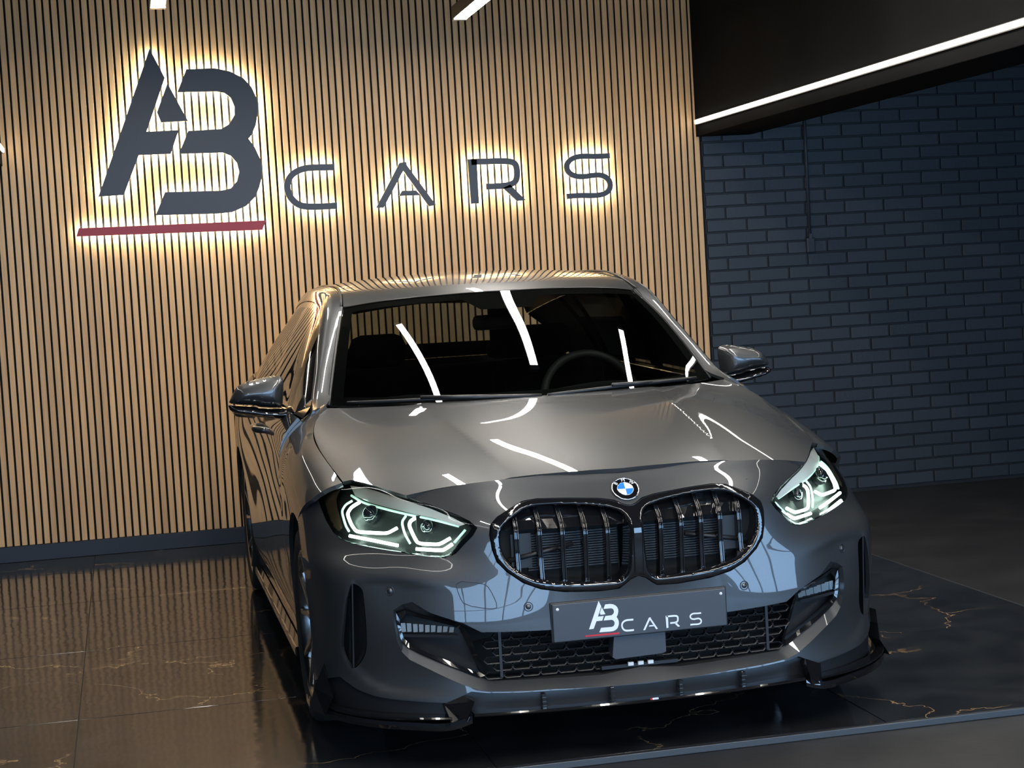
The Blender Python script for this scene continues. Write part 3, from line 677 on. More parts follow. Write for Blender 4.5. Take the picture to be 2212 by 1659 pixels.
# ---- lower mesh grille: elongated hexagons
lg = empty('lower_grille', (0, 0, 0), body)
ib = F.at(F.inv(BI)); 
def mesh_y(x): return .046+.02*(abs(x)/.45)**2
bm = bmesh.new(); cw, ch = .062, .0225
def hexring(cx, cz, w, h, t):
    pts = [(-w/2, 0), (-w/2+h*.45, h/2), (w/2-h*.45, h/2), (w/2, 0), (w/2-h*.45, -h/2), (-w/2+h*.45, -h/2)]
    o = [bm.verts.new((cx+a, mesh_y(cx+a), cz+b)) for a, b in pts]; k = (w-2*t)/w; k2 = (h-2*t)/h
    i_ = [bm.verts.new((cx+a*k, mesh_y(cx+a)+.002, cz+b*k2)) for a, b in pts]; d = [bm.verts.new((cx+a*k, mesh_y(cx+a)+.02, cz+b*k2)) for a, b in pts]
    for j in range(6):
        l = (j+1) % 6; bm.faces.new([o[j], i_[j], i_[l], o[l]][::-1]); bm.faces.new([i_[j], d[j], d[l], i_[l]][::-1])
for r in range(8):
    z = .262+r*ch*.98
    for c in range(-8, 9):
        x = c*(cw-.010*.9)*1.0+(.5*(cw-.009) if r % 2 else 0)
        if abs(x) > .505-.08*(.40-z)/.15: continue
        hexring(x, z, cw, ch, .0028)
from_bm('grille_mesh', bm, 'satin_black', lg)
for s in (1, -1): bm = bmesh.new(); bm_box(bm, (.405*s-.004, .06, .255), (.405*s+.004, .075, .40)); from_bm('mesh_divider', bm, 'satin_black', lg)
bm = bmesh.new(); bm_box(bm, (-.115, .03, .252), (.115, .05, .262)); from_bm('sill_bar', bm, 'satin_black', lg)
# radar cover under the plate
rc = [on(a_, b_, 1, .012) for a_, b_ in [(1326.4, 1372), (1436.8, 1361), (1439, 1407), (1432, 1411), (1330, 1424), (1323.5, 1420)]]
rc = np.array(rc); n = len(rc); sm = mesh('radar_cover', np.concatenate([rc, rc+[0, .05, 0]]), [tuple(range(n))[::-1]]+[(i, (i+1) % n, n+(i+1) % n, n+i) for i in range(n)], 'plate_grey', lg, smooth=False)
bm = bmesh.new(); 
for i in range(3): bm_box(bm, (-.03+i*.03-.008, .02, .258), (-.03+i*.03+.008, .03, .268))
from_bm('connector', bm, 'pale_grey', lg)
# ---- fog lamp units
FT = [(858.4, 1327.5), (878.7, 1320.7), (927.5, 1334.3), (990, 1349.2), (1006.2, 1358.7), (1019.7, 1381.7), (1036, 1419.7), (1052.3, 1463.1), (1038.7, 1467.2), (995.3, 1449.5), (927.5, 1422.4), (886.8, 1403.4), (870.6, 1389.9), (865, 1373.6), (859.7, 1346.5)]
FI = [(868, 1345), (880, 1331), (927.5, 1343), (985, 1357), (997, 1363), (1008, 1384), (1024, 1420), (1039, 1455), (1034, 1457), (995.3, 1441), (927.5, 1414), (890, 1396), (877, 1384), (872, 1371), (868, 1352)]
ft, fi = F.inv(FT), F.inv(FI)
for s in (1, -1):
    u = empty('fog_light', (0, 0, 0), body); a, b = matched(ft, fi, 4)
    A = F.at(a)*[s, 1, 1]+[0, .024, 0]; B = F.at(b)*[s, 1, 1]+[0, .034, 0]; Cc = B+[0, .035, 0]; n = len(A); V = np.concatenate([A, B, Cc]); Fc = []
    for k in (0, n): Fc += [(k+i, k+(i+1) % n, k+n+(i+1) % n, k+n+i) for i in range(n)]
    if s < 0: Fc = [f[::-1] for f in Fc]
    mesh('fog_trim', V, Fc, 'gloss_black', u, smooth=False)
    fp = fi if s > 0 else msym(fi); P, T = cdt([fp], .02); V = F.at(P)+[0, .066, 0]; mesh('fog_floor', V, T, 'satin_black', u, smooth=False)
    # lamp strip
    LP = F.at(F.inv([(870, 1352), (990, 1362), (988, 1373), (872, 1372)]))*[s, 1, 1]
    bm = bmesh.new(); nn = 9
    for i in range(nn):
        t0, t1 = i/nn+.01, (i+1)/nn-.012; q = [LP[0]*(1-t0)+LP[1]*t0, LP[0]*(1-t1)+LP[1]*t1, LP[3]*(1-t1)+LP[2]*t1, LP[3]*(1-t0)+LP[2]*t0]
        dy = .047+.004*(i % 2); f = [bm.verts.new(p+np.array([0, dy+(.006 if k in (1, 2) else 0), 0])) for k, p in enumerate(q)]; bm.faces.new(f)
        r = bmesh.ops.extrude_face_region(bm, geom=bm.faces[-1:]); bmesh.ops.translate(bm, verts=[v for v in r['geom'] if isinstance(v, bmesh.types.BMVert)], vec=(0, .012, 0))
    from_bm('fog_reflector', bm, 'reflector', u)
    gl = LP+np.array([0, .040, 0]); mesh('fog_lens', [gl[0]+[0, 0, .003], gl[1]+[0, 0, .003], gl[2]-[0, 0, .003], gl[3]-[0, 0, .003]], [(0, 1, 2, 3)], 'lamp_glass', u, smooth=False)
    sh = LP[[3, 2]]+np.array([0, .034, -.004]); mesh('fog_shelf', [sh[0], sh[1], sh[1]+[0, .035, -.006], sh[0]+[0, .035, -.006], sh[0]-[0, 0, .008], sh[1]-[0, 0, .008]], [(0, 1, 2, 3), (4, 5, 1, 0)], 'satin_black', u, smooth=False)
# ---- headlights
def curve_lin(P, k=5):
    P = np.asarray(P); out = [P[0]]
    for a, b, c in zip(P[:-2], P[1:-1], P[2:]):
        p, q = b+(a-b)*.35, b+(c-b)*.35; out += [(1-t)**2*p+2*t*(1-t)*b+t*t*q for t in np.linspace(0, 1, k)]
    out.append(P[-1]); return np.array(out)
hi2 = inset(hl, .0015)
wl_in = np.array([.016, .012, .008, .007, .007, .007, .007, .006, .004, .003, .003, .003, .003, .003, .003, .004, .005, .006, .006, .007, .009, .012, .014, .016, .016])
hi_ = np.array([hl[i]+(inset(hl, 1e-3)[i]-hl[i])*1e3*wl_in[i] for i in range(len(hl))])
def on_hl(px, dy): return F.at(F.inv(px))+np.array([0, dy, 0])
DR = {'drl': [[(779.3, 1086.9), (761.3, 1097.8), (752.2, 1112.2), (761.3, 1135.7), (772, 1151), (800, 1153), (833.6, 1154.7), (842.6, 1153), (860.7, 1143)], [(900.5, 1121.3), (889.5, 1128), (886.5, 1138), (898.7, 1164.7), (906.5, 1177), (949.3, 1179), (958.4, 1175.5), (976.5, 1165)], [(757.6, 1160), (813.7, 1171), (862.5, 1181)], [(902, 1188.5), (958.4, 1192), (966, 1188), (981, 1178)]],
      'drl_dim': [[(763, 1084), (748.6, 1092.3), (740, 1106.8), (748.6, 1137.5), (756, 1150)], [(880, 1116), (870.5, 1130), (877, 1155.6), (889, 1177)], [(761.3, 1072.4), (790, 1090), (868, 1110.4), (940.3, 1124.9), (994.5, 1139.3)], [(985, 1175), (1009, 1147)]]}
WID = {'drl': .0050, 'drl_dim': .0038}
for s in (-1, 1):
    u = empty('headlight', (0, 0, 0), body); h_ = hl if s < 0 else msym(hl); hin = hi_ if s < 0 else msym(hi_); h2 = hi2 if s < 0 else msym(hi2)
    # rim, bucket, lens
    a, b = matched(h2, hin, 3); A = F.at(a); B = F.at(b)+F.nrm(b)*-.002; Cc = F.at(b)+np.array([-.02*s, .055, 0]); n = len(A)
    Fc = [(i, (i+1) % n, n+(i+1) % n, n+i) for i in range(n)]; Fd = [(n+i, n+(i+1) % n, 2*n+(i+1) % n, 2*n+i) for i in range(n)]
    if s > 0: Fc = [f[::-1] for f in Fc]; Fd = [f[::-1] for f in Fd]
    mesh('lamp_rim', np.concatenate([A, B, Cc]), Fc+Fd, 'gloss_black', u, smooth=False)
    P, T = cdt([hin], .02); V = F.at(P)+np.array([-.02*s, .055, 0]); mesh('lamp_bucket', V, T, 'lamp_dark', u, smooth=False)
    panel('lamp_lens', F, [h2], 'lamp_glass', u, .012, 0, .0005, rim=False)
    for m_, ls in DR.items():
        for l in ls:
            P3 = on_hl(l, .026)*np.array([1, 1, 1])
            if s > 0: P3 = P3*np.array([-1, 1, 1])
            tube('light_guide' if m_ == 'drl' else 'light_guide_outer', curve_lin(P3), WID[m_], m_, u, 8)
    # bright panel along the lamp's upper edge: lens reflection put into its colour
    EY = [(757, 1048), (790, 1053), (832, 1066), (877, 1080), (931, 1098), (980, 1118), (1006, 1132), (994, 1136), (940, 1119), (868, 1103), (800, 1085), (768, 1071)]
    ev = F.inv(EY); ev = ev if s < 0 else msym(ev); P, T = cdt([ev], .012); V = F.at(P)+np.array([0, .010, -.002]); mesh('lens_sheen', V, T, 'pale_grey', u)
    OT = [(703, 1075), (722, 1060), (738, 1056), (728, 1080), (732, 1105), (742, 1140), (735, 1150), (722, 1138), (710, 1112)]
    ov = F.inv(OT); ov = ov if s < 0 else msym(ov); P, T = cdt([ov], .012); V = F.at(P)+np.array([0, .02, 0]); mesh('slat_reflection', V, T, 'reflection_brown', u)  # brown patch painted in place of the slats' reflection
    for px, r in (((808, 1115), .024), ((930, 1142), .019)):
        c3 = on_hl([px], .03)[0]; c3 = c3 if s < 0 else c3*[-1, 1, 1]
        lathe('projector', [(-.014, .001), (-.012, r*.5), (-.006, r*.85), (.003, r), (.004, r*1.12), (.02, r*1.15)], 'lens_dark', u, 24, 'y', c3)
# ---- hood
HLt = [(x, y-2.2) for x, y in HL[4:9]]
hf = Hd.inv(SHUT[:4]+[(942, 1056)]); hf[0, 0] = 0; ht = Hd.inv(HLt); hg = Hd.inv([[-p[0]+.0015, p[1]] for p in curve3(GAP, 30)], XY)
hr = Hd.inv([[-x, y] for x, y in ((.65, 1.247), (.55, 1.208), (.4, 1.160), (.2, 1.118), (.1, 1.105))], XY); hc = Hd.inv([[0, 1.10]], XY)
hh = np.concatenate([hf, ht[:-1], hg, hr]); hood_o = np.concatenate([hh, hc, msym(hh[::-1][:-1])])
hood = panel('hood', Hd, [hood_o], 'paint', body, .018, .012); hood['label'] = 'long grey hood with two raised creases'
# ---- fenders
def side_surf(st): return Surf(np.array([[(x, y, z) for (x, z) in ks] for y, ks in st]).transpose(1, 0, 2), nu=320, nv=200)
low = [(.862, .17), (.882, .27), (.892, .40), (.899, .54)]
FS = side_surf([(.46, [(.875, .17), (.885, .27), (.890, .40), (.892, .54), (.885, .66), (.866, .72), (.828, .762), (.768, .793)]), (.55, low+[(.892, .675), (.877, .735), (.842, .778), (.779, .806)]), (.65, low+[(.897, .685), (.885, .75), (.852, .795), (.787, .828)]),
     (.75, low+[(.900, .695), (.891, .762), (.860, .812), (.795, .848)]), (.85, low+[(.902, .70), (.895, .775), (.866, .828), (.802, .868)]), (1.0, low+[(.903, .705), (.898, .785), (.871, .848), (.805, .895)]),
     (1.1, low+[(.903, .705), (.899, .79), (.873, .858), (.797, .917)]), (1.2, low+[(.903, .705), (.899, .795), (.872, .868), (.770, .953)]), (1.2765, low+[(.903, .705), (.899, .80), (.870, .880), (.733, .995)]), (1.345, low+[(.903, .705), (.898, .80), (.870, .885), (.728, 1.0)])])
def arch(yc, a0, a1, R=.362, n=40): return [(yc+R*math.cos(math.radians(a)), .318+R*math.sin(math.radians(a))) for a in np.linspace(a0, a1, n)]
WF, WR = .8445, .8445+2.67
def uvYZ(S, pts): return S.inv([list(p) for p in pts], YZ, False)
vmax = FS.V[-1]
gtop = [[uvYZ(FS, [(p[1], p[2])])[0][0], vmax] for p in curve3(GAP, 30)]
fl = uvYZ(FS, [(.524, .795), (.536, .778), (.560, .753), (.65, .712), (.742, .668)])
ar = uvYZ(FS, arch(WF, 106, -10))
rear = uvYZ(FS, [(1.21, .272), (1.336, .272), (1.336, .6), (1.336, .80), (1.336, .90)])
fpoly = np.concatenate([fl, ar, rear, [[rear[-1][0], vmax-.03]], np.array(gtop)[::-1]])
fe = panel('fender', FS, [fpoly], 'paint', body, .018, .014); mirror_x(fe)
# ---- body side behind the fender
def L3(a): return [(.862+a, .17), (.882+a, .27), (.892+a, .40), (.899+a, .54)]
DS = side_surf([(1.30, L3(0)+[(.903, .705), (.898, .80), (.880, .88), (.822, .950)]), (1.5, L3(0)+[(.903, .71), (.898, .805), (.882, .885), (.830, .957)]), (1.8, L3(0)+[(.903, .71), (.898, .808), (.883, .888), (.834, .962)]),
     (2.2, L3(0)+[(.903, .71), (.899, .81), (.884, .89), (.838, .968)]), (2.6, L3(0)+[(.904, .715), (.901, .815), (.886, .90), (.840, .977)]), (3.0, L3(.003)+[(.907, .72), (.905, .82), (.889, .91), (.842, .987)]),
     (3.3, L3(.006)+[(.911, .72), (.909, .82), (.890, .915), (.835, .997)]), (3.6, L3(.008)+[(.912, .72), (.908, .82), (.882, .92), (.815, 1.005)]), (3.9, L3(-.005)+[(.895, .70), (.888, .81), (.855, .915), (.775, 1.005)]),
     (4.1, L3(-.045)+[(.855, .69), (.845, .80), (.805, .905), (.72, 1.0)]), (4.26, L3(-.12)+[(.78, .68), (.765, .79), (.725, .89), (.64, .98)])])
vm = DS.V[-1]
def top_v(S, y): return [uvYZ(S, [(y, .93)])[0][0], S.V[-1]]
def zline(S, y0, y1, z, n=8): return uvYZ(S, [(y, z) for y in np.linspace(y0, y1, n)])
def upline(S, y, z0, n=6):
    b = uvYZ(S, [(y, z) for z in np.linspace(z0, .9, n)]); return np.concatenate([b, [[b[-1][0], S.V[-1]]]])
for nm, y0, y1 in (('front_door', 1.342, 2.40),):
    d = panel(nm, DS, [np.concatenate([zline(DS, y0, y1, .272), upline(DS, y1, .275), upline(DS, y0, .275)[::-1]])], 'paint', body, .022, .014); mirror_x(d)
ra = uvYZ(DS, arch(WR, 188, 118)); pk = arch(WR, 118, 118, n=1)[0]
d = panel('rear_door', DS, [np.concatenate([zline(DS, 2.406, 3.135, .272), ra, upline(DS, 3.36, pk[1]+.03), upline(DS, 2.406, .275)[::-1]])], 'paint', body, .022, .014); mirror_x(d)
ra2 = uvYZ(DS, arch(WR, 117, -8))
q = panel('quarter_panel', DS, [np.concatenate([[[uvYZ(DS, [(3.366, .9)])[0][0], uvYZ(DS, [(3.366, pk[1]+.03)])[0][1]]], ra2, zline(DS, 3.9, 4.255, .272), upline(DS, 4.255, .275), upline(DS, 3.366, pk[1]+.03)[::-1]])], 'paint', body, .022, .014); mirror_x(q)
sk = panel('side_skirt', DS, [np.concatenate([zline(DS, 1.31, 3.13, .175), zline(DS, 3.13, 1.31, .266)])], 'paint', body, .03, .02); mirror_x(sk)
sk2 = box('side_blade', (.84, 1.22, .135), (.895, 3.12, .168), 'gloss_black', body, .006); mirror_x(sk2)
# door handles
for y in (2.10, 3.06):
    p = DS.at(uvYZ(DS, [(y, .868)]))[0]
    h = tube('door_handle', curve3([(p[0]-.005, y-.10, p[2]-.004), (p[0]+.030, y-.07, p[2]), (p[0]+.036, y, p[2]+.002), (p[0]+.030, y+.07, p[2]+.002), (p[0]-.005, y+.10, p[2])], 16), .013, 'paint', body, 10); mirror_x(h)
# ---- windscreen, roof, pillars
WBr = [(0, 1.10, .972), (.2, 1.118, .973), (.4, 1.175, .975), (.55, 1.255, .978), (.65, 1.33, .981), (.705, 1.372, .983)]
WTr = [(0, 1.722, 1.349), (.17, 1.73, 1.348), (.33, 1.757, 1.343), (.45, 1.796, 1.335), (.53, 1.838, 1.326), (.577, 1.866, 1.319)]
def lerp(a, b, t, bulge): return [tuple(np.array(p)*(1-t)+np.array(q)*t+np.array([0, -.55, .83])*bulge) for p, q in zip(a, b)]
WS = Surf([WBr, lerp(WBr, WTr, .33, .020), lerp(WBr, WTr, .66, .022), WTr], sym=True, nu=200, nv=120)
ws_loop = np.concatenate([[(u, WS.V[0]) for u in np.linspace(WS.U[0], WS.U[-1], 40)], [(u, WS.V[-1]) for u in np.linspace(WS.U[-1], WS.U[0], 40)]])
wsc = panel('windscreen', WS, [ws_loop], 'windscreen', body, .03, 0, rim=False)
# dark printed border on the inside of the glass
du = WS.U[-1]; dv = WS.V[-1]
inner = np.array([(-du+.045, .05), (du-.045, .05), (du-.045, dv-.05), (du-.06, dv-.045), (.16, dv-.045), (.10, dv-.13), (-.10, dv-.13), (-.16, dv-.045), (-du+.06, dv-.045), (-du+.045, dv-.05)])
panel('black_border', WS, [ws_loop, inner], 'matt_black', wsc, .03, 0, -.004, rim=False)
fx = np.array([0, .16, .33, .5, .68, .85, 1.0])
def roofrow(yc, zc, xe, ye, ze): return [(xe*t, yc+(ye-yc)*t**2.2, zc-(zc-ze)*t**2.3) for t in fx]
RS = Surf([roofrow(1.722, 1.351, .578, 1.866, 1.322), roofrow(1.80, 1.371, .567, 1.95, 1.354), roofrow(1.95, 1.395, .558, 2.08, 1.379), roofrow(2.2, 1.418, .553, 2.28, 1.395), roofrow(2.5, 1.431, .551, 2.5, 1.403), roofrow(2.9, 1.433, .547, 2.9, 1.402), roofrow(3.3, 1.418, .538, 3.3, 1.378), roofrow(3.65, 1.392, .525, 3.65, 1.345), roofrow(3.92, 1.362, .51, 3.92, 1.312)], sym=True, nu=260, nv=200)
rl = np.concatenate([[(u, RS.V[0]) for u in np.linspace(RS.U[0], RS.U[-1], 40)], [(u, RS.V[-1]) for u in np.linspace(RS.U[-1], RS.U[0], 40)]])
rf = panel('roof', RS, [inset(rl, .002)], 'paint', body, .025, .012)
PO = [(.790, 1.275, .945), (.765, 1.42, 1.003), (.737, 1.55, 1.08), (.703, 1.71, 1.18), (.668, 1.88, 1.28), (.653, 2.05, 1.325), (.651, 2.4, 1.348), (.647, 2.8, 1.338), (.632, 3.2, 1.305), (.612, 3.5, 1.265), (.58, 3.78, 1.215)]
PI = [(.735, 1.28, .985), (.692, 1.42, 1.022), (.662, 1.55, 1.108), (.621, 1.70, 1.214), (.582, 1.86, 1.326), (.562, 2.02, 1.373), (.554, 2.4, 1.403), (.55, 2.8, 1.404), (.541, 3.2, 1.386), (.53, 3.5, 1.362), (.513, 3.88, 1.318)]
PM = [tuple((np.array(a)+np.array(b))/2+np.array(nn)) for a, b, nn in zip(PO, PI, [(.012, -.004, .012)]*4+[(.014, 0, .014)]*7)]
PS = Surf([PO, PM, PI], nu=240, nv=30)
pl_ = np.array([(PS.U[0], 0), (PS.U[-1], 0), (PS.U[-1], PS.V[-1]), (PS.U[0], PS.V[-1])])
ap = panel('roof_pillar', PS, [resamp(pl_, .04)], 'paint', body, .02, .012); mirror_x(ap)
for a_, b_ in ((WS.U[0]*0, 0),):
    pass
# black seal between glass and pillar / roof
sl = tube('window_seal', WS.at(np.array([(WS.U[-1], v) for v in np.linspace(0, dv, 24)]))+[.004, .004, .001], .0055, 'satin_black', body, 8); mirror_x(sl)
tube('roof_seal', WS.at(np.array([(u, dv) for u in np.linspace(-du, du, 40)]))+[0, .004, -.002], .005, 'satin_black', body, 8)
rd = tube('roof_channel', curve3([(p[0]+.003, p[1], p[2]+.0005) for p in PI[4:]], 40), .0045, 'satin_black', body, 8); mirror_x(rd)
# ---- side windows
GY = [1.40, 1.55, 1.71, 1.88, 2.05, 2.4, 2.8, 3.2, 3.5, 3.78]
belt = curve3([DS.at(np.array([[u, DS.V[-1]]]))[0] for u in np.linspace(DS.U[0], DS.U[-1], 30)], 200)
rail = curve3(PO, 300)
def at_y(cv, y): i = np.abs(cv[:, 1]-y).argmin(); return cv[i]
g0 = [at_y(belt, y)+np.array([-.012, 0, 0]) for y in GY]; g2 = [at_y(rail, y)+np.array([-.004, 0, 0]) for y in GY]
g1 = [(a+b)/2+np.array([.016, 0, .004])*min(1, (b[2]-a[2])/.2) for a, b in zip(g0, g2)]
GS = Surf([g0, g1, g2], nu=260, nv=60)
def gbox(y0, y1, f0, f1, slant0=0, slant1=0):
    V1 = GS.V[-1]; out = []
    for y, f, s in [(y, f0, 0) for y in np.linspace(y0, y1, 16)]+[(y, f1, 1) for y in np.linspace(y1+slant1, y0+slant0, 16)]:
        j = np.abs(GS.D[int(f*(len(GS.V)-1)), :, 1]-y).argmin(); out.append((GS.U[j], f*V1))
    return np.array(out)
wf, wr_ = gbox(1.60, 2.37, .05, .93, .12, -.03), gbox(2.47, 3.22, .05, .93, -.03, -.10)
for nm, l in (('front_side_window', wf), ('rear_side_window', wr_)): o = panel(nm, GS, [l], 'side_glass', body, .04, 0, rim=False); mirror_x(o)
o = panel('window_frame', GS, [gbox(1.43, 3.34, .005, .99, .0, -.04), wf, wr_], 'gloss_black', body, .03, .01); mirror_x(o)
o = panel('rear_pillar', GS, [gbox(3.345, 3.77, .005, .99, -.04, 0)], 'paint', body, .03, .01); mirror_x(o)
# mirror triangle / door corner
o = mesh('door_corner', [(.812, 1.28, .952), (.826, 1.46, .960), (.758, 1.44, 1.012), (.775, 1.36, .985)], [(0, 1, 2, 3)], 'gloss_black', body, smooth=False); mirror_x(o)
# ---- tail
TS = Surf([[(0, 4.30, .25), (.4, 4.29, .25), (.68, 4.25, .25), (.80, 4.15, .25)], [(0, 4.32, .5), (.4, 4.31, .5), (.7, 4.26, .5), (.86, 4.12, .5)], [(0, 4.29, .8), (.4, 4.28, .8), (.68, 4.23, .8), (.82, 4.12, .8)], [(0, 4.24, 1.0), (.35, 4.23, 1.0), (.58, 4.19, 1.0), (.70, 4.08, 1.0)]], sym=True, nu=80, nv=40)
tl = np.array([(TS.U[-1], 0), (TS.U[0], 0), (TS.U[0], TS.V[-1]), (TS.U[-1], TS.V[-1])]); tp = panel('tailgate', TS, [resamp(tl, .1)], 'paint', body, .06, 0, rim=False)
RW = Surf([[(0, 4.24, 1.0), (.3, 4.23, 1.0), (.55, 4.17, 1.0), (.66, 4.10, 1.0)], [(0, 4.09, 1.19), (.26, 4.08, 1.185), (.47, 4.03, 1.175), (.56, 3.97, 1.165)], [(0, 3.92, 1.362), (.26, 3.92, 1.352), (.42, 3.92, 1.335), (.51, 3.90, 1.314)]], sym=True, nu=80, nv=40)
wl_ = np.array([(RW.U[-1], 0), (RW.U[0], 0), (RW.U[0], RW.V[-1]), (RW.U[-1], RW.V[-1])]); rwn = panel('rear_window', RW, [resamp(wl_, .1)], 'windscreen', body, .06, 0, rim=False)
ru, rv = RW.U[-1], RW.V[-1]; panel('black_border', RW, [resamp(wl_, .1), np.array([(ru-.17, .10), (ru-.15, rv-.09), (-ru+.15, rv-.09), (-ru+.17, .10)])], 'matt_black', rwn, .05, 0, -.004, rim=False)
# ---- unseen dark boxes that block light below and behind the panels; arch liners
box('underbody_blocker', (-.78, 1.25, .15), (.78, 3.1, .30), 'matt_black', body); box('bay_blocker', (-.60, .22, .22), (.60, 1.2, .72), 'matt_black', body); box('rear_floor', (-.60, 3.1, .2), (.60, 4.15, .55), 'matt_black', body)
box('bulkhead', (-.70, 1.22, .3), (.70, 1.30, .93), 'matt_black', body)
for yc in (WF, WR):
    V = []; Fc = []; n = 30
    for i, a in enumerate(np.linspace(-25, 205, n)):
        c, s = math.cos(math.radians(a)), math.sin(math.radians(a))
        for x in (.56, .885): V.append((x, yc+.375*c, .318+.375*s))
    for i in range(n-1): Fc.append((2*i, 2*i+2, 2*i+3, 2*i+1))
    k = len(V); V.append((.56, yc, .318)); Fc += [(2*i+2, 2*i, k) for i in range(n-1)]
    o = mesh('arch_liner', V, Fc, 'matt_black', body); mirror_x(o)
# ---- wheels
def wheel(xs, yc):
    t = empty('wheel', (0, 0, 0), body); C = (.780*xs, yc, .318); sx = xs
    tp_ = [(-.10, .232), (-.110, .25), (-.1135, .275), (-.110, .298), (-.098, .312), (-.08, .3165), (-.04, .318), (.04, .318), (.08, .3165), (.098, .312), (.110, .298), (.1135, .275), (.110, .25), (.10, .232)]
    lathe('tyre', [(a*sx, r) for a, r in tp_], 'tyre', t, 64, 'x', C)
    lathe('rim', [(a*sx, r) for a, r in [(.096, .236), (.104, .240), (.106, .234), (.100, .226), (.088, .219), (.03, .205), (-.05, .21), (-.095, .235)]], 'alloy', t, 64, 'x', C)
    lathe('brake_disc', [(a*sx, r) for a, r in [(.0, .06), (.012, .062), (.012, .155), (-.01, .155)]], 'brake_metal', t, 40, 'x', C)
    lathe('hub', [(a*sx, r) for a, r in [(.090, .0005), (.090, .026), (.084, .034), (.080, .062), (.055, .072), (.0, .074)]], 'alloy', t, 32, 'x', C)
    for k in range(5):
        for d in (-1, 1):
            a0 = math.radians(72*k+90+d*9); a1 = math.radians(72*k+90+d*17)
            V = []
            for r, w_, ax, a in ((.045, .017, .082, a0), (.12, .013, .086, a0*.55+a1*.45), (.19, .012, .094, a1), (.228, .015, .098, a1)):
                er = np.array([math.cos(a), math.sin(a)]); et = np.array([-er[1], er[0]])
                for q_, dx in ((-w_, -.006), (-w_*.55, .004), (w_*.55, .004), (w_, -.006), (w_*.8, -.03), (-w_*.8, -.03)):
                    p = er*r+et*q_; V.append((C[0]+(ax+dx)*sx, C[1]+p[0], C[2]+p[1]))
            Fc = []
            for i in range(3):
                for j in range(6): Fc.append((i*6+j, i*6+(j+1) % 6, (i+1)*6+(j+1) % 6, (i+1)*6+j))
            mesh('spoke', V, Fc, 'alloy', t, smooth=False)
for xs in (-1, 1):
    for yc in (WF, WR): wheel(xs, yc)
# ---- mirrors
def pillow(name, poly, yb, depth, w, m, parent, sp=.008, yf=None, back=True):
    P, T = cdt([poly], sp); d = segdist(resamp(poly, sp), P); e = np.clip(d/w, 0, 1); y = yb-depth*np.sqrt(np.maximum(0, 1-(1-e)**2))
    V = np.stack([P[:, 0], y, P[:, 1]], 1); Fc = [tuple(t) for t in T]; n = len(P)
    if back: V = np.concatenate([V, np.stack([P[:, 0], np.full(n, yb+.004), P[:, 1]], 1)]); Fc += [tuple(n+i for i in t[::-1]) for t in T]
    return mesh(name, V, Fc, m, parent)
def pxz(px, y): return np.array([on(a, b, 1, y)[[0, 2]] for a, b in px])
CAP = [(614.5, 822), (609, 813.7), (595, 811.9), (573.3, 815.3), (545, 823), (527.7, 828.4), (513.6, 834.9), (505, 849), (498.4, 864), (495.2, 872.8), (520, 875), (553, 876), (562, 880.5), (606, 882), (612, 878), (613.5, 850)]
LOWM = [(494.2, 875.5), (494.8, 881), (498.4, 888), (512.5, 895.6), (556, 902), (604.8, 906.5), (653.6, 909.7), (660, 900), (661, 880), (657, 875.5), (614.5, 879.8), (606, 884), (562, 882.5), (553, 878.5), (520, 877)]
cap = smooth_poly(pxz(CAP, 1.63), 1); lowm = smooth_poly(pxz(LOWM, 1.63), 1)
for s in (-1, 1):
    t = empty('wing_mirror', (0, 0, 0), body)
    o1 = pillow('mirror_cap', cap, 1.66, .085, .05, 'paint', t); o2 = pillow('mirror_base', lowm, 1.66, .075, .022, 'gloss_black', t)
    gl_ = inset(resamp(cap, .01), .008); o3 = flat_poly('mirror_glass', [gl_], lambda P, d: np.stack([P[:, 0], np.full(len(P), 1.666+d), P[:, 1]], 1), 'mirror_glass', t, .002)
    if s > 0:
        for o in (o1, o2, o3):
            n_ = mirror_x(o, o.name.split('.')[0], t); bpy.data.objects.remove(o, do_unlink=True)
# ---- black valance and splitter
vb = F.V[0]+.002
hb = np.concatenate([bot, cb]); loop = np.concatenate([hb, msym(bot[::-1]), [[F.U[-1]-.02, bot[0][1]]], [[u, vb] for u in np.linspace(F.U[-1]-.02, F.U[0]+.02, 30)], [[F.U[0]+.02, bot[0][1]]]])
panel('lower_valance', F, [loop], 'satin_black', body, .025, 0, -.014, rim=False)
sp_ = empty('front_splitter', (0, 0, 0), body); sp_['label'] = 'glossy black splitter with four struts under the bumper'
def blade(name, path, z0, z1, depth, m, parent, lip=.0):
    # plate along a plan path, front edge on the path; path may carry its own z as third value
    P = [p if len(p) == 3 else (*p, 0.) for p in path]; P = curve3(P, 40); n = len(P); V = []; Fc = []
    for x, y, dz in P: V += [(x, y+.003, z1+dz), (x, y, (z0+z1)/2+dz), (x, y+.003, z0+dz), (x, y+depth, z0+dz), (x, y+depth, z1+dz+lip)]
    for i in range(n-1):
        for j in range(5): Fc.append((i*5+j, i*5+(j+1) % 5, (i+1)*5+(j+1) % 5, (i+1)*5+j))
    Fc += [tuple(range(5))[::-1], tuple((n-1)*5+j for j in range(5))]
    return mesh(name, V, Fc, m, parent, smooth=False)
blade('splitter_blade', [(-.50, .012), (-.40, -.008), (-.25, -.028), (0, -.040), (.25, -.028), (.40, -.008), (.50, .012)], .160, .169, .12, 'gloss_black', sp_)
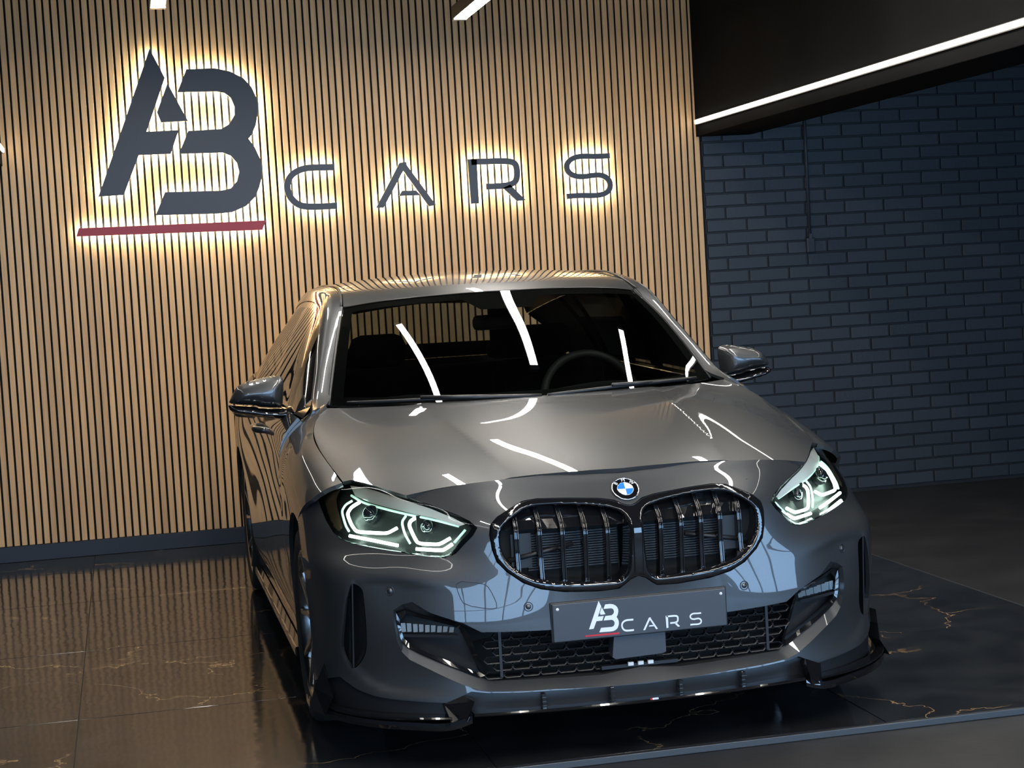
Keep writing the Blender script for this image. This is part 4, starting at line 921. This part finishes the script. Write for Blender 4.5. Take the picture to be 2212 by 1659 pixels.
for s in (1, -1):
    blade('splitter_wing', [(.505*s, .020, .012), (.56*s, .032, -.004), (.64*s, .070, -.006), (.74*s, .135, -.004), (.83*s, .225, 0), (.89*s, .33, .003), (.925*s, .45, .006)], .128, .150, .10, 'gloss_black', sp_)
    blade('splitter_lip', [(.56*s, .040, .0), (.66*s, .083, .001), (.76*s, .152, .003), (.84*s, .235, .006), (.895*s, .34, .01)], .150, .158, .05, 'gloss_black', sp_)
    # upright fin beside the middle section, and the corner winglet
    V = [(.500, .0, .208), (.515, .012, .165), (.525, .028, .132), (.56, .034, .136), (.575, .078, .190), (.52, .06, .214)]; V = [(x*s, y, z) for x, y, z in V]+[(x*s+.004*s, y+.05, z) for x, y, z in V]
    Fc = [(0, 1, 2, 3, 4, 5), (11, 10, 9, 8, 7, 6)]+[(i, 6+i, 6+(i+1) % 6, (i+1) % 6) for i in range(6)]; mesh('splitter_fin', V, Fc if s > 0 else [f[::-1] for f in Fc], 'gloss_black', sp_, smooth=False)
    W_ = [(.885, .37, .275), (.912, .42, .20), (.925, .44, .135), (.895, .30, .140), (.868, .31, .19)]; V = [(x*s, y, z) for x, y, z in W_]+[((x-.012)*s, y+.06, z) for x, y, z in W_]
    Fc = [(0, 1, 2, 3, 4), (9, 8, 7, 6, 5)]+[(i, 5+i, 5+(i+1) % 5, (i+1) % 5) for i in range(5)]; mesh('splitter_winglet', V, Fc, 'gloss_black', sp_, smooth=False)
    for x, y in ((.1025, -.036), (.300, -.016)):
        bm = bmesh.new(); bm_box(bm, (x*s-.006, y+.006, .166), (x*s+.006, y+.05, .212), .0015)
        for i in range(3): bm_box(bm, (x*s-.0075, y+.002, .172+i*.012), (x*s+.0075, y+.03, .176+i*.012), .0008)
        from_bm('strut', bm, 'gloss_black', sp_)
bm = bmesh.new(); bm_box(bm, (.012, -.0405, .1665), (.030, -.036, .171)); from_bm('splitter_badge', bm, 'white_print', sp_)
bm = bmesh.new(); bm_box(bm, (.006, -.0405, .1665), (.0115, -.036, .171)); from_bm('splitter_badge_tip', bm, 'red_print', sp_)
# ---- number plate
npl = empty('number_plate', (0, 0, 0), body); npl['label'] = 'dark grey showroom number plate with white lettering'
PZ = .407; o = box('plate_board', (-.26, -.004, PZ-.055), (.26, .004, PZ+.055), 'plate_grey', npl, .003)
box('plate_holder', (-.265, .0035, PZ-.058), (.265, .016, PZ+.059), 'satin_black', npl, .004)
for s in (-1, 1): lathe('plate_screw', [(-.0025, .0005), (-.002, .0035), (.0, .0045)], 'white_print', npl, 14, 'y', (s*.245, -.0040, PZ+.040))
def pp(u_, v_): return on(u_, v_, 1, -.0045)[[0, 2]]
bl, brr = pp(1263.8, 1377.6), pp(1336.9, 1372.5); sb, se = wl([(165, 511)])[0], wl([(567, 496.5)])[0]; k1 = (brr[0]-bl[0])/(se[0]-sb[0])
def put(px, f, name, m): 
    q = f(wl(px)); flat_poly(name, [q], lambda P, d: np.stack([P[:, 0], np.full(len(P), -.0052+d), P[:, 1]], 1), m, npl, .0012)
logo = lambda S: np.stack([bl[0]+(S[:, 0]-sb[0])*k1, bl[1]+(S[:, 1]-sb[1])*k1*1.0+.002], 1)
put(A_, logo, 'plate_letter', 'white_print'); put(TR_, logo, 'plate_emblem', 'white_print'); put(B_, logo, 'plate_letter', 'white_print'); put(RB_, logo, 'plate_underline', 'red_print')
c0, c1 = pp(1341.4, 1352), pp(1516, 1330); s0, s1 = wl([(612, 405)])[0], wl([(1325, 380)])[0]; k2 = (c1[0]-c0[0])/(s1[0]-s0[0]); cz = (pp(1357.8, 1364)[1]); sz = wl([(690, 453)])[0][1]
cars = lambda S: np.stack([c0[0]+(S[:, 0]-s0[0])*k2, cz+(S[:, 1]-sz)*k2*1.1], 1)
for L in (C_, A2_, R_, S_):
    for l in L: put(l, cars, 'plate_letter', 'white_print')
# ---- roundel
uvR = F.inv([[0, .7615]], XZ)[0]; pR = F.at([uvR])[0]; nR = F.nrm([uvR])[0]; nR[0] = 0; nR /= np.linalg.norm(nR); ex = np.array([1., 0, 0]); ey = np.cross(nR, ex); ey = ey if ey[2] > 0 else -ey
rd_ = empty('badge', (0, 0, 0), body); rd_['label'] = 'round badge with blue and white quarters in a black ring'
def disc(name, r0, r1, h, m, a0=0, a1=360, n=48, dome=0):
    V = []; Fc = []; A = np.linspace(math.radians(a0), math.radians(a1), n+1)
    for r in (r0, r1):
        for a in A: V.append(pR+nR*(h+dome*(1-(r/.041)**2))+ex*r*math.cos(a)+ey*r*math.sin(a))
    for i in range(n): Fc.append((i, n+1+i, n+2+i, i+1))
    return mesh(name, V, Fc, m, rd_, smooth=False)
V, Fc = tube_data([pR+nR*.0045+ex*.0395*math.cos(a)+ey*.0395*math.sin(a) for a in np.linspace(0, 2*math.pi, 49)[:-1]], .0022, 8, True); mesh('badge_rim', V, Fc, 'chrome', rd_)
disc('badge_side', .0395, .041, .001, 'chrome'); disc('badge_ring', .0235, .0395, .005, 'gloss_black')
V, Fc = tube_data([pR+nR*.0052+ex*.0238*math.cos(a)+ey*.0238*math.sin(a) for a in np.linspace(0, 2*math.pi, 41)[:-1]], .0009, 6, True); mesh('badge_inner_rim', V, Fc, 'chrome', rd_)
for k in range(4): disc('badge_quarter', .0003, .0233, .0052, 'white_enamel' if k % 2 == 0 else 'blue_enamel', 90*k, 90*k+90, 12)
for ch, ang in (('B', 138), ('M', 90), ('W', 42)):
    tc_ = bpy.data.curves.new('badge_letter', 'FONT'); tc_.body = ch; tc_.size = .0155; tc_.align_x = 'CENTER'; tc_.align_y = 'CENTER'; to = bpy.data.objects.new('tmp', tc_); COL.objects.link(to)
    bpy.context.view_layer.update(); me = bpy.data.meshes.new_from_object(to.evaluated_get(bpy.context.evaluated_depsgraph_get())); bpy.data.objects.remove(to, do_unlink=True)
    a = math.radians(ang); er = ex*math.cos(a)+ey*math.sin(a); et = ex*math.sin(a)-ey*math.cos(a)
    V = [pR+nR*.0056+er*(.0316+v.co.y)+et*v.co.x for v in me.vertices]; mesh('badge_letter', V, [tuple(p.vertices) for p in me.polygons], 'white_enamel', rd_, smooth=False)
# ---- sensors, tow cover, wipers
def surf_disc(name, S, px, r, m, s=1, off=.001):
    uv = S.inv([px]); p = S.at(uv)[0]*[s, 1, 1]; n = S.nrm(uv)[0]*[s, 1, 1]; a = np.cross(n, [0, 0, 1.]); a /= np.linalg.norm(a); b = np.cross(n, a)
    ring_ = [p+n*.0004+(a*math.cos(t)+b*math.sin(t))*r for t in np.linspace(0, 2*math.pi, 25)[:-1]]
    t_ = empty(name, (0, 0, 0), body); V, Fc = tube_data(ring_, .0013, 6, True); mesh('sensor_ring', V, Fc, 'satin_black', t_)
    V = [p+n*.0025]+[p+n*.0018+(a*math.cos(t)+b*math.sin(t))*r*.62 for t in np.linspace(0, 2*math.pi, 25)[:-1]]
    V += [p-n*.004+(a*math.cos(t)+b*math.sin(t))*r*.66 for t in np.linspace(0, 2*math.pi, 25)[:-1]]
    Fc = [(0, 1+(i+1) % 24, 1+i) for i in range(24)]+[(1+i, 1+(i+1) % 24, 25+(i+1) % 24, 25+i) for i in range(24)]; mesh('sensor_face', V, Fc, 'paint', t_)
for s in (1, -1):
    surf_disc('parking_sensor', F, (1141.4, 1310.5), .0125, 'paint', s); surf_disc('parking_sensor', F, (842, 1277), .0125, 'paint', s)
TW = [(981.8, 1254.3), (1044, 1259.7), (1057.7, 1270.5), (1076.7, 1311.2), (1063, 1316.7), (1003.5, 1307.2), (992.6, 1289.5)]
tw = smooth_poly(F.inv(TW), 1); V, Fc = tube_data(F.at(resamp(tw, .01))+F.nrm(resamp(tw, .01))*.0003, .0011, 6, True); mesh('tow_cover_gap', V, Fc, 'satin_black', body)
def wsp(u_, v_): 
    q = np.array([[u_, v_]]); return WS.at(q)[0]+WS.nrm(q)[0]*.012
for a_, b_, c_, d_ in ((-.62, -.02, .035, .022), (.02, .58, .03, .03)):
    path = [wsp(u, .004+.012*math.sin((u-a_)/(b_-a_)*3.0)) for u in np.linspace(a_, b_, 16)]
    wp = empty('wiper', (0, 0, 0), body); tube('wiper_blade', path, .006, 'satin_black', wp, 8)
    tube('wiper_arm', [wsp(b_+.02, .004), wsp(b_*.6+a_*.4, .015)+np.array([0, -.004, .004]), path[6]+np.array([0, -.006, .008])], .007, 'satin_black', wp, 8)
# ---- interior
it = empty('cabin', (0, 0, 0), body)
DB = Surf([[(0, 1.22, .935), (.35, 1.27, .935), (.68, 1.36, .93)], [(0, 1.45, .955), (.35, 1.47, .965), (.70, 1.5, .95)], [(0, 1.62, .955), (.35, 1.64, .985), (.72, 1.62, .945)], [(0, 1.70, .93), (.35, 1.72, .95), (.73, 1.68, .92)], [(0, 1.72, .80), (.35, 1.74, .80), (.75, 1.70, .80)], [(0, 1.70, .5), (.35, 1.70, .5), (.76, 1.68, .5)]], sym=True, nu=80, nv=60)
dl = np.array([(DB.U[-1], 0), (DB.U[0], 0), (DB.U[0], DB.V[-1]), (DB.U[-1], DB.V[-1])]); panel('dashboard', DB, [resamp(dl[::-1], .1)], 'interior', it, .06, 0, rim=False)
wc = np.array([.36, 1.80, .915]); ax_ = np.array([0, .42, .9]); ax2 = np.array([1., 0, 0])
V, Fc = tube_data([wc+.185*(ax2*math.cos(t)+ax_*math.sin(t)) for t in np.linspace(0, 2*math.pi, 49)[:-1]], .016, 10, True); mesh('steering_wheel', V, Fc, 'wheel_leather', it)
mesh('steering_boss', [wc+np.array(p[0]*ax2+p[1]*ax_) for p in ((-.16, .02), (.16, .02), (.10, -.06), (-.10, -.06))], [(0, 1, 2, 3)], 'interior', it, smooth=False)
for s in (1, -1):
    for nm, lo, hi, bv in (('seat_cushion', (.36*s-.25, 1.95, .36), (.36*s+.25, 2.5, .56), .05), ('seat_back', (.36*s-.24, 2.42, .55), (.36*s+.24, 2.58, 1.05), .06), ('headrest', (.36*s-.12, 2.50, 1.05), (.36*s+.12, 2.59, 1.19), .05)):
        box(nm, lo, hi, 'interior_soft', it, bv, True)
    box('rear_headrest', (.42*s-.13, 3.42, 1.01), (.42*s+.13, 3.52, 1.10), 'interior_soft', it, .04, True)
box('rear_seat_back', (-.62, 3.40, .5), (.62, 3.55, 1.0), 'interior_soft', it, .05, True); box('rear_seat', (-.62, 2.9, .35), (.62, 3.45, .55), 'interior_soft', it, .05, True)
box('parcel_shelf', (-.6, 3.55, .94), (.6, 4.12, .96), 'interior', it)
box('inner_mirror', (-.115, 1.66, 1.205), (.055, 1.70, 1.262), 'interior', it, .018, True); box('mirror_stem', (-.022, 1.665, 1.255), (.022, 1.73, 1.32), 'matt_black', it, .008)
RL = Surf([[(p[0], p[1]+.03, p[2]-.035) for p in roofrow(1.76, 1.36, .53, 1.90, 1.325)], [(p[0], p[1], p[2]-.04) for p in roofrow(2.5, 1.431, .55, 2.5, 1.403)], [(p[0], p[1], p[2]-.04) for p in roofrow(3.85, 1.37, .5, 3.85, 1.32)]], sym=True, nu=40, nv=40)
ll = np.array([(RL.U[0], 0), (RL.U[-1], 0), (RL.U[-1], RL.V[-1]), (RL.U[0], RL.V[-1])]); panel('headliner', RL, [resamp(ll, .1)], 'interior', it, .08, 0, rim=False)
for s in (1, -1):
    mesh('door_lining', [(.80*s, 1.3, .3), (.80*s, 3.35, .3), (.80*s, 3.35, .955), (.80*s, 1.3, .93)], [(0, 1, 2, 3)], 'interior', it, smooth=False)
# ---- parts were modelled in world coordinates: hang them under the car's base point
for o in list(bpy.data.objects):
    if o.parent is car: o.matrix_parent_inverse = Matrix.Translation(-CO)
